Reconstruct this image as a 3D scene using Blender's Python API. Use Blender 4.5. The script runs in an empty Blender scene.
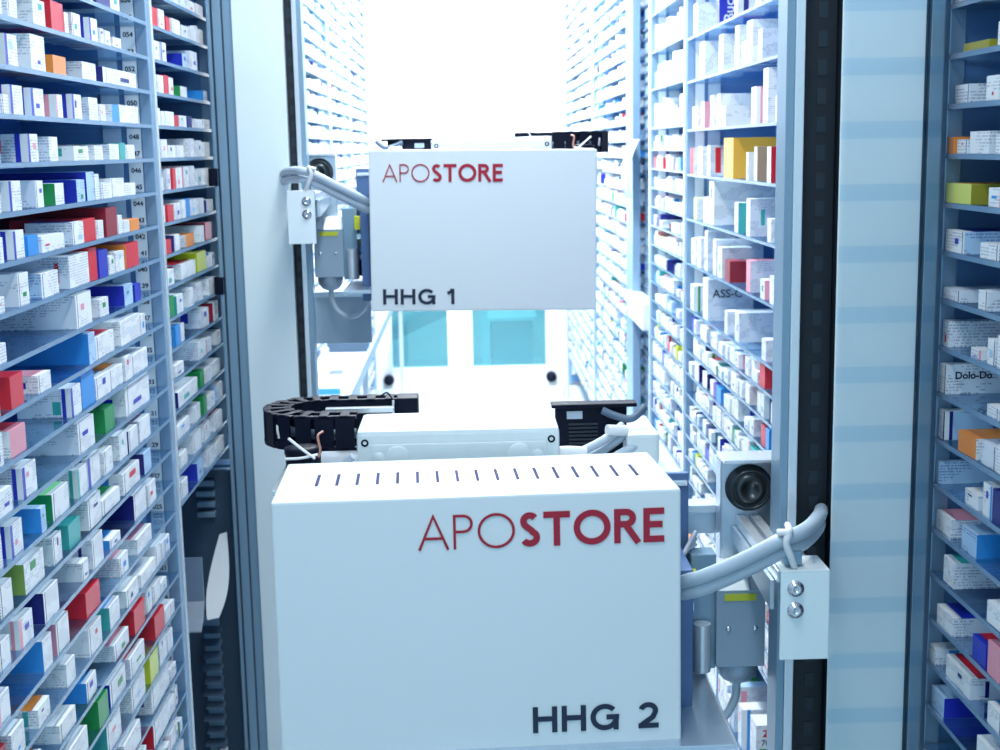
import bpy, bmesh, math, random
from mathutils import Vector, Matrix
from mathutils.bvhtree import BVHTree

S = bpy.context.scene
COL = S.collection
rnd = random.Random(7)

# ------------------------------------------------------------------ materials
MATS = {}
def mat(name, col, rough=.5, metal=0., bump=0., scale=60., spec=.5, coat=0.):
    if name in MATS: return MATS[name]
    m = bpy.data.materials.new(name); m.use_nodes = True
    nt = m.node_tree; b = nt.nodes['Principled BSDF']
    b.inputs['Roughness'].default_value = rough
    b.inputs['Metallic'].default_value = metal
    b.inputs['Specular IOR Level'].default_value = spec
    b.inputs['Coat Weight'].default_value = coat
    tc = nt.nodes.new('ShaderNodeTexCoord')
    nz = nt.nodes.new('ShaderNodeTexNoise'); nz.inputs['Scale'].default_value = scale
    nt.links.new(tc.outputs['Object'], nz.inputs['Vector'])
    mx = nt.nodes.new('ShaderNodeMixRGB'); mx.blend_type = 'MIX'
    mx.inputs[1].default_value = (*col, 1)
    mx.inputs[2].default_value = (*[c * .93 for c in col], 1)
    nt.links.new(nz.outputs['Fac'], mx.inputs[0])
    nt.links.new(mx.outputs[0], b.inputs['Base Color'])
    if bump:
        bp = nt.nodes.new('ShaderNodeBump'); bp.inputs['Strength'].default_value = bump
        bp.inputs['Distance'].default_value = .002
        nt.links.new(nz.outputs['Fac'], bp.inputs['Height'])
        nt.links.new(bp.outputs[0], b.inputs['Normal'])
    MATS[name] = m
    return m

def emit(name, col, strength):
    m = bpy.data.materials.new(name); m.use_nodes = True
    nt = m.node_tree; nt.nodes.clear()
    e = nt.nodes.new('ShaderNodeEmission'); e.inputs[0].default_value = (*col, 1); e.inputs[1].default_value = strength
    o = nt.nodes.new('ShaderNodeOutputMaterial'); nt.links.new(e.outputs[0], o.inputs[0])
    return m

def pane(name, tint, haze, haze_col, gloss_rough=.05, gloss=.06):
    """thin clear pane: straight transmission, a glossy reflection and a little dusty haze"""
    m = bpy.data.materials.new(name); m.use_nodes = True
    nt = m.node_tree; nt.nodes.clear()
    t = nt.nodes.new('ShaderNodeBsdfTransparent'); t.inputs[0].default_value = (*tint, 1)
    d = nt.nodes.new('ShaderNodeBsdfDiffuse'); d.inputs[0].default_value = (*haze_col, 1)
    g = nt.nodes.new('ShaderNodeBsdfGlossy'); g.inputs['Roughness'].default_value = gloss_rough; g.inputs[0].default_value = (.68, .84, 1., 1)
    lw = nt.nodes.new('ShaderNodeLayerWeight'); lw.inputs[0].default_value = .25
    mp = nt.nodes.new('ShaderNodeMath'); mp.operation = 'MULTIPLY_ADD'
    mp.inputs[1].default_value = .45; mp.inputs[2].default_value = gloss
    nt.links.new(lw.outputs['Fresnel'], mp.inputs[0])
    a = nt.nodes.new('ShaderNodeMixShader'); a.inputs[0].default_value = haze
    nt.links.new(t.outputs[0], a.inputs[1]); nt.links.new(d.outputs[0], a.inputs[2])
    b = nt.nodes.new('ShaderNodeMixShader')
    nt.links.new(mp.outputs[0], b.inputs[0]); nt.links.new(a.outputs[0], b.inputs[1]); nt.links.new(g.outputs[0], b.inputs[2])
    o = nt.nodes.new('ShaderNodeOutputMaterial'); nt.links.new(b.outputs[0], o.inputs[0])
    MATS[name] = m
    return m

def printed(name, col, ink=(.16, .2, .32), amount=.5):
    """carton board printed with rows of small grey type"""
    m = bpy.data.materials.new(name); m.use_nodes = True
    nt = m.node_tree; b = nt.nodes['Principled BSDF']
    b.inputs['Roughness'].default_value = .38
    uv = nt.nodes.new('ShaderNodeUVMap')
    sp = nt.nodes.new('ShaderNodeSeparateXYZ'); nt.links.new(uv.outputs[0], sp.inputs[0])
    oi = nt.nodes.new('ShaderNodeObjectInfo')
    def math_(op, a, bb, c=None):
        n = nt.nodes.new('ShaderNodeMath'); n.operation = op
        for i, v in enumerate((a, bb, c)):
            if v is None: continue
            if isinstance(v, (int, float)): n.inputs[i].default_value = v
            else: nt.links.new(v, n.inputs[i])
        return n.outputs[0]
    v = math_('MULTIPLY', sp.outputs[1], 250.)
    row = math_('LESS_THAN', math_('FRACT', v, 0), .5)
    cx = nt.nodes.new('ShaderNodeCombineXYZ')
    nt.links.new(math_('MULTIPLY', sp.outputs[0], 420.), cx.inputs[0])
    nt.links.new(math_('FLOOR', v, 0), cx.inputs[1])
    nt.links.new(math_('MULTIPLY', oi.outputs['Random'], 50.), cx.inputs[2])
    w = nt.nodes.new('ShaderNodeTexNoise'); w.inputs['Scale'].default_value = 1.
    nt.links.new(cx.outputs[0], w.inputs['Vector'])
    word = math_('GREATER_THAN', w.outputs['Fac'], .47)
    c2 = nt.nodes.new('ShaderNodeCombineXYZ')
    nt.links.new(math_('MULTIPLY', sp.outputs[0], 22.), c2.inputs[0])
    nt.links.new(math_('MULTIPLY', sp.outputs[1], 45.), c2.inputs[1])
    nt.links.new(math_('MULTIPLY', oi.outputs['Random'], 90.), c2.inputs[2])
    w2 = nt.nodes.new('ShaderNodeTexNoise'); w2.inputs['Scale'].default_value = 1.
    nt.links.new(c2.outputs[0], w2.inputs['Vector'])
    blk = math_('GREATER_THAN', w2.outputs['Fac'], .5)
    k = math_('MULTIPLY', math_('MULTIPLY', row, word), math_('MULTIPLY', blk, amount))
    mx = nt.nodes.new('ShaderNodeMixRGB'); mx.inputs[1].default_value = (*col, 1); mx.inputs[2].default_value = (*ink, 1)
    nt.links.new(k, mx.inputs[0]); nt.links.new(mx.outputs[0], b.inputs['Base Color'])
    MATS[name] = m
    return m

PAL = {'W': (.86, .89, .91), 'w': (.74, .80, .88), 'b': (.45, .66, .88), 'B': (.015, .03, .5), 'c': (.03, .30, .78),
       'N': (.01, .015, .2), 'R': (.72, .015, .035), 'r': (.30, .008, .025), 'O': (.88, .28, .04), 'G': (.01, .30, .07),
       'g': (.22, .66, .26), 'T': (.04, .42, .40), 'Y': (.58, .64, .02), 'y': (.34, .32, .03), 'L': (.72, .78, .18),
       'A': (.90, .46, .04), 'P': (.86, .34, .42), 'E': (.26, .42, .08), 'K': (.38, .33, .22)}
CNAME = {'W': 'white', 'w': 'white', 'b': 'pale blue', 'B': 'deep blue', 'c': 'bright blue', 'N': 'navy', 'R': 'red', 'r': 'dark red',
         'O': 'orange', 'G': 'green', 'g': 'light green', 'T': 'teal', 'Y': 'lime', 'y': 'olive', 'L': 'lime', 'A': 'amber',
         'P': 'pink', 'E': 'olive green', 'K': 'brown'}
CM = {}
for k_, c_ in PAL.items():
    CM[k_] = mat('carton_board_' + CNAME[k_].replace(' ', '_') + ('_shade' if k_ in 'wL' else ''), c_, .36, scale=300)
CMP = {'W': printed('printed_white_board', PAL['W']), 'w': printed('printed_grey_white_board', PAL['w'], amount=.6),
       'b': printed('printed_pale_blue_board', PAL['b'], (.03, .08, .4), .6)}
SLIT = mat('carton_flap_slit', (.03, .04, .09), .8)

M_white = mat('white_powder_coat', (.80, .87, .90), .32, bump=.03, scale=900)
M_sheet = mat('white_sheet_cover', (.83, .94, .965), .28, bump=.02, scale=700)
M_alu = mat('brushed_aluminium', (.62, .72, .82), .32, .75, scale=200)
M_alu_l = mat('bright_aluminium', (.82, .88, .93), .25, .55, scale=200)
M_alu_d = mat('grey_anodised_profile', (.25, .39, .51), .4, .35, scale=200)
M_steel = mat('grey_motor_casting', (.34, .44, .55), .45, .35, bump=.06, scale=400)
M_black = mat('black_plastic', (.003, .006, .02), .5, scale=200, spec=.15)
M_rubber = mat('black_rubber_belt', (.006, .012, .022), .55)
M_belt2 = mat('belt_tooth_grey', (.014, .026, .042), .5)
M_cable = mat('grey_cable_jacket', (.46, .56, .66), .42)
M_cable_d = mat('dark_grey_cable_jacket', (.10, .16, .24), .42)
M_tie = mat('white_nylon_tie', (.86, .88, .9), .4)
M_box = mat('light_grey_abs', (.66, .75, .78), .4)
M_back = mat('blue_grey_rack_panel', (.045, .15, .42), .45, .2, scale=30)
M_sidep = mat('rack_side_sheet', (.13, .28, .52), .4, .3, scale=30)
M_plate = mat('blue_grey_plate', (.11, .20, .40), .45, .25, scale=60)
M_dark = mat('dark_machine_sheet', (.07, .12, .19), .45, .3, scale=60)
M_post = mat('rack_post_grey', (.30, .45, .62), .38, .4, scale=100)
M_strip = mat('white_label_strip', (.84, .88, .9), .45)
M_gstrip = mat('grey_label_strip', (.48, .60, .70), .45)
M_ink = mat('dark_blue_ink', (.010, .022, .06), .5)
M_red = mat('crimson_ink', (.42, .008, .035), .5)
M_slot = mat('vent_slot_dark', (.006, .006, .10), .8)
M_yel = mat('yellow_sticker', (.62, .66, .04), .5)
M_screw = mat('zinc_screw', (.75, .8, .85), .2, .9)
M_wall = mat('white_wall_paint', (.85, .88, .9), .6, bump=.05, scale=80)
M_floor = mat('pale_grey_floor', (.62, .68, .72), .35, bump=.03, scale=40)
M_edge = mat('shelf_glass_edge', (.17, .30, .46), .25, scale=100)
M_glass = pane('clear_shelf_glass', (.85, .935, .985), .04, (.26, .52, .88))
M_teal = pane('teal_window_glass', (.42, .84, .88), .12, (.40, .80, .84))

# ------------------------------------------------------------------ mesh builder
class MB:
    def __init__(s): s.v = []; s.f = []; s.m = []; s.mats = []; s.sm = []
    def mi(s, m):
        if m not in s.mats: s.mats.append(m)
        return s.mats.index(m)
    def add(s, vs, fs, m, smooth=False, M=None):
        o = len(s.v); i = s.mi(m)
        for v in vs: s.v.append(tuple(M @ Vector(v)) if M else tuple(v))
        for f in fs: s.f.append([o + k for k in f]); s.m.append(i); s.sm.append(smooth)
        return s
    def box(s, x0, x1, y0, y1, z0, z1, m, bev=0., M=None):
        if bev <= 0:
            vs = [(x0, y0, z0), (x1, y0, z0), (x1, y1, z0), (x0, y1, z0), (x0, y0, z1), (x1, y0, z1), (x1, y1, z1), (x0, y1, z1)]
            return s.add(vs, [(0, 3, 2, 1), (4, 5, 6, 7), (0, 1, 5, 4), (1, 2, 6, 5), (2, 3, 7, 6), (3, 0, 4, 7)], m, False, M)
        bm = bmesh.new(); bmesh.ops.create_cube(bm, size=1)
        for v in bm.verts:
            v.co = Vector(((x0 + x1) / 2 + v.co.x * (x1 - x0), (y0 + y1) / 2 + v.co.y * (y1 - y0), (z0 + z1) / 2 + v.co.z * (z1 - z0)))
        bmesh.ops.bevel(bm, geom=bm.edges[:], offset=bev, segments=2, affect='EDGES', profile=.6)
        bm.verts.index_update()
        s.add([v.co[:] for v in bm.verts], [[v.index for v in f.verts] for f in bm.faces], m, False, M); bm.free(); return s
    def cyl(s, p0, p1, r, m, n=20, r1=None, caps=True):
        p0, p1 = Vector(p0), Vector(p1); d = (p1 - p0).normalized()
        a = d.orthogonal().normalized(); b = d.cross(a); r1 = r if r1 is None else r1
        vs = []
        for p, q in ((p0, r), (p1, r1)):
            for i in range(n):
                t = 2 * math.pi * i / n; vs.append(p + (a * math.cos(t) + b * math.sin(t)) * q)
        s.add(vs, [(i, (i + 1) % n, n + (i + 1) % n, n + i) for i in range(n)], m, True)
        if caps: s.add(vs, [tuple(reversed(range(n))), tuple(range(n, 2 * n))], m, False)
        return s
    def lathe(s, c, axis, prof, m, n=28):
        c = Vector(c); d = Vector(axis).normalized(); a = d.orthogonal().normalized(); b = d.cross(a)
        vs = []
        for r, h in prof:
            for i in range(n):
                t = 2 * math.pi * i / n; vs.append(c + d * h + (a * math.cos(t) + b * math.sin(t)) * max(r, 1e-5))
        fs = [(j * n + i, j * n + (i + 1) % n, (j + 1) * n + (i + 1) % n, (j + 1) * n + i) for j in range(len(prof) - 1) for i in range(n)]
        return s.add(vs, fs, m, True)
    def tube(s, pts, r, m, n=12, sub=8):
        P = [Vector(p) for p in pts]
        if len(P) > 2:
            Q = []
            E = [P[0] * 2 - P[1]] + P + [P[-1] * 2 - P[-2]]
            for i in range(1, len(E) - 2):
                a, b, c, d = E[i - 1:i + 3]
                for k in range(sub):
                    t = k / sub
                    Q.append(.5 * ((2 * b) + (c - a) * t + (2 * a - 5 * b + 4 * c - d) * t * t + (3 * b - 3 * c + d - a) * t ** 3))
            Q.append(P[-1]); P = Q
        vs = []; up = Vector((.13, .27, .95)).normalized()
        for i, p in enumerate(P):
            d = (P[min(i + 1, len(P) - 1)] - P[max(i - 1, 0)]).normalized()
            a = d.cross(up)
            if a.length < .05: a = d.orthogonal()
            a.normalize(); b = d.cross(a)
            for k in range(n):
                t = 2 * math.pi * k / n; vs.append(p + (a * math.cos(t) + b * math.sin(t)) * r)
        L = len(P)
        fs = [(j * n + k, j * n + (k + 1) % n, (j + 1) * n + (k + 1) % n, (j + 1) * n + k) for j in range(L - 1) for k in range(n)]
        s.add(vs, fs, m, True)
        return s.add(vs, [tuple(reversed(range(n))), tuple(range((L - 1) * n, L * n))], m)
    def prism(s, poly, axis, a0, a1, m, M=None):
        """poly of 2D points extruded along axis 'x','y' or 'z'"""
        def P(u, v, w): return {'x': (w, u, v), 'y': (u, w, v), 'z': (u, v, w)}[axis]
        n = len(poly)
        vs = [P(u, v, a0) for u, v in poly] + [P(u, v, a1) for u, v in poly]
        return s.add(vs, [tuple(range(n))[::-1], tuple(range(n, 2 * n))] + [(i, (i + 1) % n, n + (i + 1) % n, n + i) for i in range(n)], m, False, M)
    def build(s, name, parent=None, loc=(0, 0, 0), rot=(0, 0, 0), mirror=False, fix=True):
        me = bpy.data.meshes.new(name)
        vs = [(-x, y, z) for x, y, z in s.v] if mirror else s.v
        me.from_pydata(vs, [], s.f)
        for m in s.mats: me.materials.append(m)
        me.polygons.foreach_set('material_index', s.m)
        me.polygons.foreach_set('use_smooth', s.sm)
        if fix:
            bm = bmesh.new(); bm.from_mesh(me); bmesh.ops.recalc_face_normals(bm, faces=bm.faces[:]); bm.to_mesh(me); bm.free()
        me.update()
        o = bpy.data.objects.new(name, me); COL.objects.link(o)
        o.location = loc; o.rotation_euler = rot
        if parent: o.parent = parent
        return o

def tag(o, label, cat, group=None, kind=None):
    o['label'] = label; o['category'] = cat
    if group: o['group'] = group
    if kind: o['kind'] = kind
    return o
def empty(name, loc, label, cat, group=None, rot=(0, 0, 0)):
    o = bpy.data.objects.new(name, None); COL.objects.link(o); o.location = loc; o.rotation_euler = rot
    o.empty_display_size = .05
    return tag(o, label, cat, group)
def struct(o, label=None):
    o['kind'] = 'structure'
    if label: o['label'] = label; o['category'] = o.name.split('_')[0]
    return o

# ------------------------------------------------------------------ lettering
def strokes(mb, lines, w, m, M):
    """2-D centre lines thickened into flat letter strokes lying in the local xz plane"""
    for si, pl in enumerate(lines):
        t = .0008 + .00015 * si
        closed = pl[0] == pl[-1] and len(pl) > 2
        n = len(pl); L = []; R = []
        for i in range(n):
            p = Vector(pl[i])
            if closed: a = Vector(pl[(i - 1) if i > 0 else n - 2]); b = Vector(pl[(i + 1) if i < n - 1 else 1])
            else: a = Vector(pl[max(i - 1, 0)]); b = Vector(pl[min(i + 1, n - 1)])
            d1 = (p - a).normalized() if (p - a).length > 1e-6 else (b - p).normalized()
            d2 = (b - p).normalized() if (b - p).length > 1e-6 else d1
            d = (d1 + d2); d = d.normalized() if d.length > 1e-4 else d1
            nv = Vector((-d.y, d.x)); k = max(.5, abs(nv.dot(Vector((-d1.y, d1.x)))))
            L.append(p + nv * w / 2 / k); R.append(p - nv * w / 2 / k)
        for i in range(n - 1):
            q = [L[i], L[i + 1], R[i + 1], R[i]]
            vs = [(v.x, -t, v.y) for v in q] + [(v.x, 0, v.y) for v in q]
            mb.add(vs, [(0, 1, 2, 3), (7, 6, 5, 4), (0, 4, 5, 1), (1, 5, 6, 2), (2, 6, 7, 3), (3, 7, 4, 0)], m, False, M)

def arc(cx, cy, rx, ry, a0, a1, n=18):
    return [(cx + rx * math.cos(math.radians(a0 + (a1 - a0) * i / n)), cy + ry * math.sin(math.radians(a0 + (a1 - a0) * i / n))) for i in range(n + 1)]
def glyph(ch, w):
    h = w / 2
    if ch == 'A': return .86, [[(h * .6, 0), (.43, 1 - h * .6), (.86 - h * .6, 0)], [(.17, .33), (.69, .33)]]
    if ch == 'P': return .56, [[(h, 0), (h, 1)], [(h, 1 - h), (.28, 1 - h)] + arc(.28, .74 - h * .2, .28 - h, .26 - h * .8, 90, -90) + [(h, .48 + h * .6)]]
    if ch == 'O':
        a = arc(.53, .5, .53 - h, .5 + .01 - h, 0, 360, 36); a[-1] = a[0]; return 1.06, [a]
    if ch == 'S': return .58, [arc(.29, .735, .27 - h, .265 - h, 35, 270, 16)[:-3] + [(.23, .555), (.35, .46)] + arc(.29, .265, .29 - h, .265 - h, 65, -150, 16)]
    if ch == 'T': return .76, [[(0, 1 - h), (.76, 1 - h)], [(.38, 0), (.38, 1 - h)]]
    if ch == 'R': return .74, [[(h, 0), (h, 1)], [(h, 1 - h), (.34, 1 - h)] + arc(.34, .73, .29 - h, .27 - h, 90, -90) + [(h, .46 + h)], [(.36, .5), (.70, 0)]]
    if ch == 'E': return .60, [[(h, 0), (h, 1)], [(0, 1 - h), (.6, 1 - h)], [(0, .52), (.55, .52)], [(0, h), (.6, h)]]
    if ch == 'H': return .88, [[(h, 0), (h, 1)], [(.88 - h, 0), (.88 - h, 1)], [(h, .53), (.88 - h, .53)]]
    if ch == 'G': return 1.02, [arc(.52, .5, .52 - h, .51 - h, 42, 360, 30) + [(.58, .5)], [(1.02 - h, .5), (1.02 - h, 0)]]
    if ch == '1': return .42, [[(.32, 0), (.32, 1)], [(.0, .72), (.12, .76), (.24, .86), (.29, 1)]]
    if ch == '2': return .74, [arc(.36, .68, .36 - h, .32 - h, 165, -20, 14) + [(.52, .42), (.16, .16), (.1, h)], [(0, h), (.74, h)]]
    return .4, []
def lettering(name, runs, x0, z0, height, width, parent, m, yoff=-.0006):
    """runs: [(text, stroke weight)], fitted to width"""
    tot = 0; gap = {'APO': .13, 'STORE': .1}
    for txt, w in runs:
        for ch in txt: tot += glyph(ch, w)[0] + gap.get(txt, .16)
    sx = width / tot; x = x0; mb = MB()
    for txt, w in runs:
        for ch in txt:
            adv, ls = glyph(ch, w)
            M = Matrix.Translation((x, yoff, z0)) @ Matrix.Diagonal((sx, 1, height, 1))
            strokes(mb, ls, w, m, M); x += (adv + gap.get(txt, .16)) * sx
    return mb.build(name, parent)

def text_geo(body, size, bold=0.):
    c = bpy.data.curves.new('tmp', 'FONT'); c.body = body; c.size = size; c.offset = bold; c.resolution_u = 3
    c.align_x = 'LEFT'
    o = bpy.data.objects.new('tmp', c); COL.objects.link(o)
    dg = bpy.context.evaluated_depsgraph_get()
    me = bpy.data.meshes.new_from_object(o.evaluated_get(dg))
    vs = [tuple(v.co) for v in me.vertices]; fs = [tuple(p.vertices) for p in me.polygons]
    bpy.data.objects.remove(o); bpy.data.curves.remove(c); bpy.data.meshes.remove(me)
    return vs, fs

# ------------------------------------------------------------------ camera
EYE = 1.6
cd = bpy.data.cameras.new('camera'); cam = bpy.data.objects.new('camera', cd); COL.objects.link(cam)
FPX, PIT, YAW, ROL = 1340.816, .167896, .0231431, -.018418
fw = Vector((math.sin(YAW) * math.cos(PIT), math.cos(YAW) * math.cos(PIT), -math.sin(PIT)))
r0 = Vector((math.cos(YAW), -math.sin(YAW), 0)); u0 = r0.cross(fw)
cr = r0 * math.cos(ROL) + u0 * math.sin(ROL); cu = u0 * math.cos(ROL) - r0 * math.sin(ROL)
cam.matrix_world = Matrix(((cr.x, cu.x, -fw.x, 0), (cr.y, cu.y, -fw.y, 0), (cr.z, cu.z, -fw.z, EYE), (0, 0, 0, 1)))
cd.sensor_width = 36; cd.lens = FPX * 36 / 1000; cd.clip_start = .05; cd.clip_end = 60
cd.dof.use_dof = True; cd.dof.focus_distance = 1.95; cd.dof.aperture_fstop = 9.
S.camera = cam
EYEV = Vector((0, 0, EYE))
def project(p):
    d = p - EYEV; z = d.dot(fw)
    return (500 + FPX * d.dot(cr) / z, 375 - FPX * d.dot(cu) / z, z)

# ------------------------------------------------------------------ room shell
BACK = 8.5
struct(MB().box(-1.15, 1.15, -.6, 10.4, -.05, 0, M_floor).build('floor'))
struct(MB().box(-1.15, 1.15, -.6, 10.4, 2.75, 2.8, M_wall).build('ceiling'))
struct(MB().box(-1.2, -1.15, -.6, 10.4, 0, 2.75, M_wall).build('wall_left'))
struct(MB().box(1.15, 1.2, -.6, 10.4, 0, 2.75, M_wall).build('wall_right'))
# end wall with two low tinted windows and an added glowing panel for the bright upper wall
w = MB()
wx = [(-.508, -.116), (.008, .512)]
w.box(-1.15, 1.15, BACK, BACK + .08, 0, .20, M_wall)
w.box(-1.15, wx[0][0], BACK, BACK + .08, .20, .92, M_wall); w.box(wx[0][1], wx[1][0], BACK, BACK + .08, .20, .92, M_wall)
w.box(wx[1][1], 1.15, BACK, BACK + .08, .20, .92, M_wall); w.box(-1.15, 1.15, BACK, BACK + .08, .92, 1.30, M_wall)
w.box(-1.15, -.62, BACK, BACK + .08, 1.30, 2.75, M_wall); w.box(.62, 1.15, BACK, BACK + .08, 1.30, 2.75, M_wall)
struct(w.build('wall_back'))
for i, (a, b) in enumerate(wx):
    r = MB(); t = .018
    r.box(a, b, BACK - .006, BACK + .05, .20, .20 + t, M_white); r.box(a, b, BACK - .006, BACK + .05, .92 - t, .92, M_white)
    r.box(a, a + t, BACK - .006, BACK + .05, .20 + t, .92 - t, M_white); r.box(b - t, b, BACK - .006, BACK + .05, .20 + t, .92 - t, M_white)
    o = struct(r.build('window_%d' % (i + 1)))
    MB().box(a + t, b - t, BACK + .02, BACK + .026, .20 + t, .92 - t, M_teal).build('pane', o)
o = struct(MB().box(-.62, .62, BACK + .05, BACK + .08, 1.30, 1.34, M_white).build('window_3'))  # no real window: added strip that carries the glow panel
MB().box(-.62, .62, BACK + .03, BACK + .05, 1.34, 2.75, emit('frosted_daylight_pane', (.93, .98, 1.), 3.2)).build('pane', o)  # glow added in place of the overexposed wall; also lights the far aisle
struct(MB().box(-.6, .6, BACK - .02, BACK, 0, .09, M_white, .004).build('baseboard_back'))
struct(MB().box(-1.15, 1.15, 10.2, 10.25, 0, 1.3, M_wall).build('wall_far'))
struct(MB().box(-1.15, 1.15, BACK + .08, 10.2, 1.26, 1.3, M_wall).build('ceiling_far'))
for sx, lab in ((-.515, 'round black rubber buffer low on end wall, left of the teal windows'), (.527, 'round black rubber buffer low on end wall, right below the teal windows')):
    t = MB().lathe((sx, BACK - .001, .145), (0, -1, 0), [(.0, 0), (.034, 0), (.034, .035), (.026, .05), (0, .052)], M_black)
    tag(t.build('rubber_buffer'), lab, 'buffer', 'rubber buffers on the end wall')
# things in the next room seen through the tinted windows
e = empty('belt_conveyor', (-.35, 9.3, 0), 'sloping grey belt conveyor seen through the left teal window', 'conveyor')
mb = MB(); R_ = Matrix.Translation((0, 0, .43)) @ Matrix.Rotation(math.radians(-24), 4, 'Y')
mb.box(-.32, .42, -.15, .15, -.05, .05, mat('teal_grey_belt', (.16, .34, .38), .5), .01, R_).build('belt', e)
MB().box(-.2, -.16, -.1, .1, 0, .32, M_alu).build('leg', e); MB().box(.22, .26, -.1, .1, 0, .48, M_alu).build('leg', e)
e = empty('machine_cabinet', (.28, 9.4, 0), 'pale machine cabinet with a ledge seen through the right teal window', 'cabinet')
MB().box(-.12, .17, -.2, .2, 0, .42, mat('teal_grey_cabinet', (.2, .42, .46), .5), .012).build('body', e)
MB().box(-.16, .2, -.22, .2, .42, .45, M_white, .006).build('top', e)
MB().box(-.19, -.14, -.2, -.15, 0, .95, M_white, .004).build('post', e)

# ------------------------------------------------------------------ racks
XFL, XFR, PIT_ = .591, .628, .063
def zl(n): return 1.5922 + n * PIT_
def zc(k): return 1.771 - k * PIT_
def zr(n): return 1.6 + n * PIT_
RACKS = []
def rack(side, Y0, Y1, zs, label, numbers=(), depth=.25, near_post=False, zlow=.12, nums_size=.0125, zfloor=.12):
    sg = -1 if side == 'L' else 1
    XF = XFL if side == 'L' else XFR
    base = Vector((sg * (XF + depth / 2), (Y0 + Y1) / 2, 0))
    e = empty('storage_rack', base, label, 'rack', 'storage racks along the aisle')
    def X(a, b): return tuple(sorted((sg * (XF + a), sg * (XF + b))))
    def part(mb, name, par=e): return mb.build(name, par, loc=-base if par is e else (0, 0, 0))
    m = MB(); a, b = X(0, .022); m.box(a, b, Y1 - .005, Y1 + .025, 0 if zfloor < .2 else zfloor, 2.62, M_post, .002)
    a, b = X(-.004, .0); m.box(a, b, Y1 + .012, Y1 + .03, 0 if zfloor < .2 else zfloor, 2.62, M_alu_l)
    part(m, 'post')
    if near_post:
        m = MB(); a, b = X(0, .022); m.box(a, b, Y0 - .02, Y0 + .005, 0, 2.62, M_post, .002); part(m, 'post')
    a, b = X(.022, depth); part(MB().box(a, b, Y1, Y1 + .004, zfloor, 2.6, M_sidep), 'side_panel')
    a, b = X(depth, depth + .005); part(MB().box(a, b, Y0, Y1, zfloor, 2.6, M_back), 'back_panel')
    if numbers is not None:
        a, b = X(.023, .049); m = MB().box(a, b, Y1 - .006, Y1 - .003, zfloor + .05, 2.5, M_strip); st = part(m, 'number_strip')
        a2, b2 = X(.060, .094); part(MB().box(a2, b2, Y1 - .006, Y1 - .003, zfloor + .05, 2.5, M_gstrip), 'blank_strip')
        t = MB()
        for z, tx in numbers:
            vs, fs = text_geo(tx, nums_size, .00035)
            wd = max(v[0] for v in vs)
            M = Matrix.Translation((b - .003 - wd, Y1 - .0066, z))
            t.add([(v[0], 0, v[1]) for v in vs], fs, M_ink, False, M)
        if numbers: o = t.build('numbers', st, fix=False)
    for z in zs:
        m = MB(); a, b = X(.0, depth - .003); y0, y1 = Y0 + .004, Y1 - .008
        z0, z1 = z - .0068, z
        vs = [(a, y0, z0), (b, y0, z0), (b, y1, z0), (a, y1, z0), (a, y0, z1), (b, y0, z1), (b, y1, z1), (a, y1, z1)]
        m.add(vs, [(0, 3, 2, 1), (4, 5, 6, 7)], M_glass)
        m.add(vs, [(0, 1, 5, 4), (1, 2, 6, 5), (2, 3, 7, 6), (3, 0, 4, 7)], M_edge)
        part(m, 'shelf')
    if zfloor < .2:
        a, b = X(.004, depth); part(MB().box(a, b, Y0 + .004, Y1 - .008, .0, .10, M_white, .003), 'plinth')
    RACKS.append(e)
    return e

nA = range(-22, 8)
numsA = [(zl((L - 47) / 2) + (.005), '%03d' % L if L % 2 == 0 or L in (27, 25, 23, 21, 17) else '%02d' % L) for L in range(5, 60)]
rack('L', 1.25, 2.61, [zl(n) for n in nA], 'left storage rack nearest the camera, glass shelves ending at a column of printed numbers', numsA, near_post=True)
rack('L', 2.64, 3.22, [zl(n) for n in range(-11, 8)], 'left storage rack between number column and white mast, open below its lowest shelf', None, zfloor=.86)
LF = [(3.26, 4.86), (4.89, 6.05), (6.08, 7.13), (7.16, 8.40)]
LFN = ['first storage rack left of the aisle past the white mast, behind pulley and cables', 'second storage rack left of the aisle past the white mast', 'third storage rack left of the aisle past the white mast', 'last storage rack left of the aisle, next to the bright end wall']
for (a, b), t in zip(LF, LFN): rack('L', a, b, [zl(n) for n in range(-22, 15)], t, ())
rack('R', .95, 1.765, [zc(k) for k in range(-2, 24)], 'storage rack at far right edge of view, outside the wide white mast', None)
zD = [zr(v) for v in (8.6, 6.6, 4.6, 2.75, .65, -1.3, -3.27, -5.25, -7.3, -8.25, -9.25, -10.27, -11.25, -12.25, -13.2, -14.2, -15.2, -16.2, -17.2, -18.2, -22.75)]
numsD = [(z + dz, '%02d' % (60 - 2 * i - j)) for i, z in enumerate(zD) for j, dz in enumerate((.006, .03))]
rack('R', 1.80, 3.83, zD, 'right storage rack with tall upper shelves of large cartons, just behind the mast profile', numsD, nums_size=.010)
zE = [zr(v) for v in (8.7, 6.7, 4.8, 2.9, .9, -.2)] + [zr(-1.2 - k) for k in range(20)]
rack('R', 3.86, 4.56, zE, 'narrow right storage rack between the large-carton rack and the slatted lift', ())
zG = [zr(n + .3) for n in range(-21, 16)]
rack('R', 5.25, 6.60, zG, 'right storage rack just past the slatted lift, shelves full of small white cartons', ())
rack('R', 6.63, 8.40, zG, 'last right storage rack beside the bright end wall', ())

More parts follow.
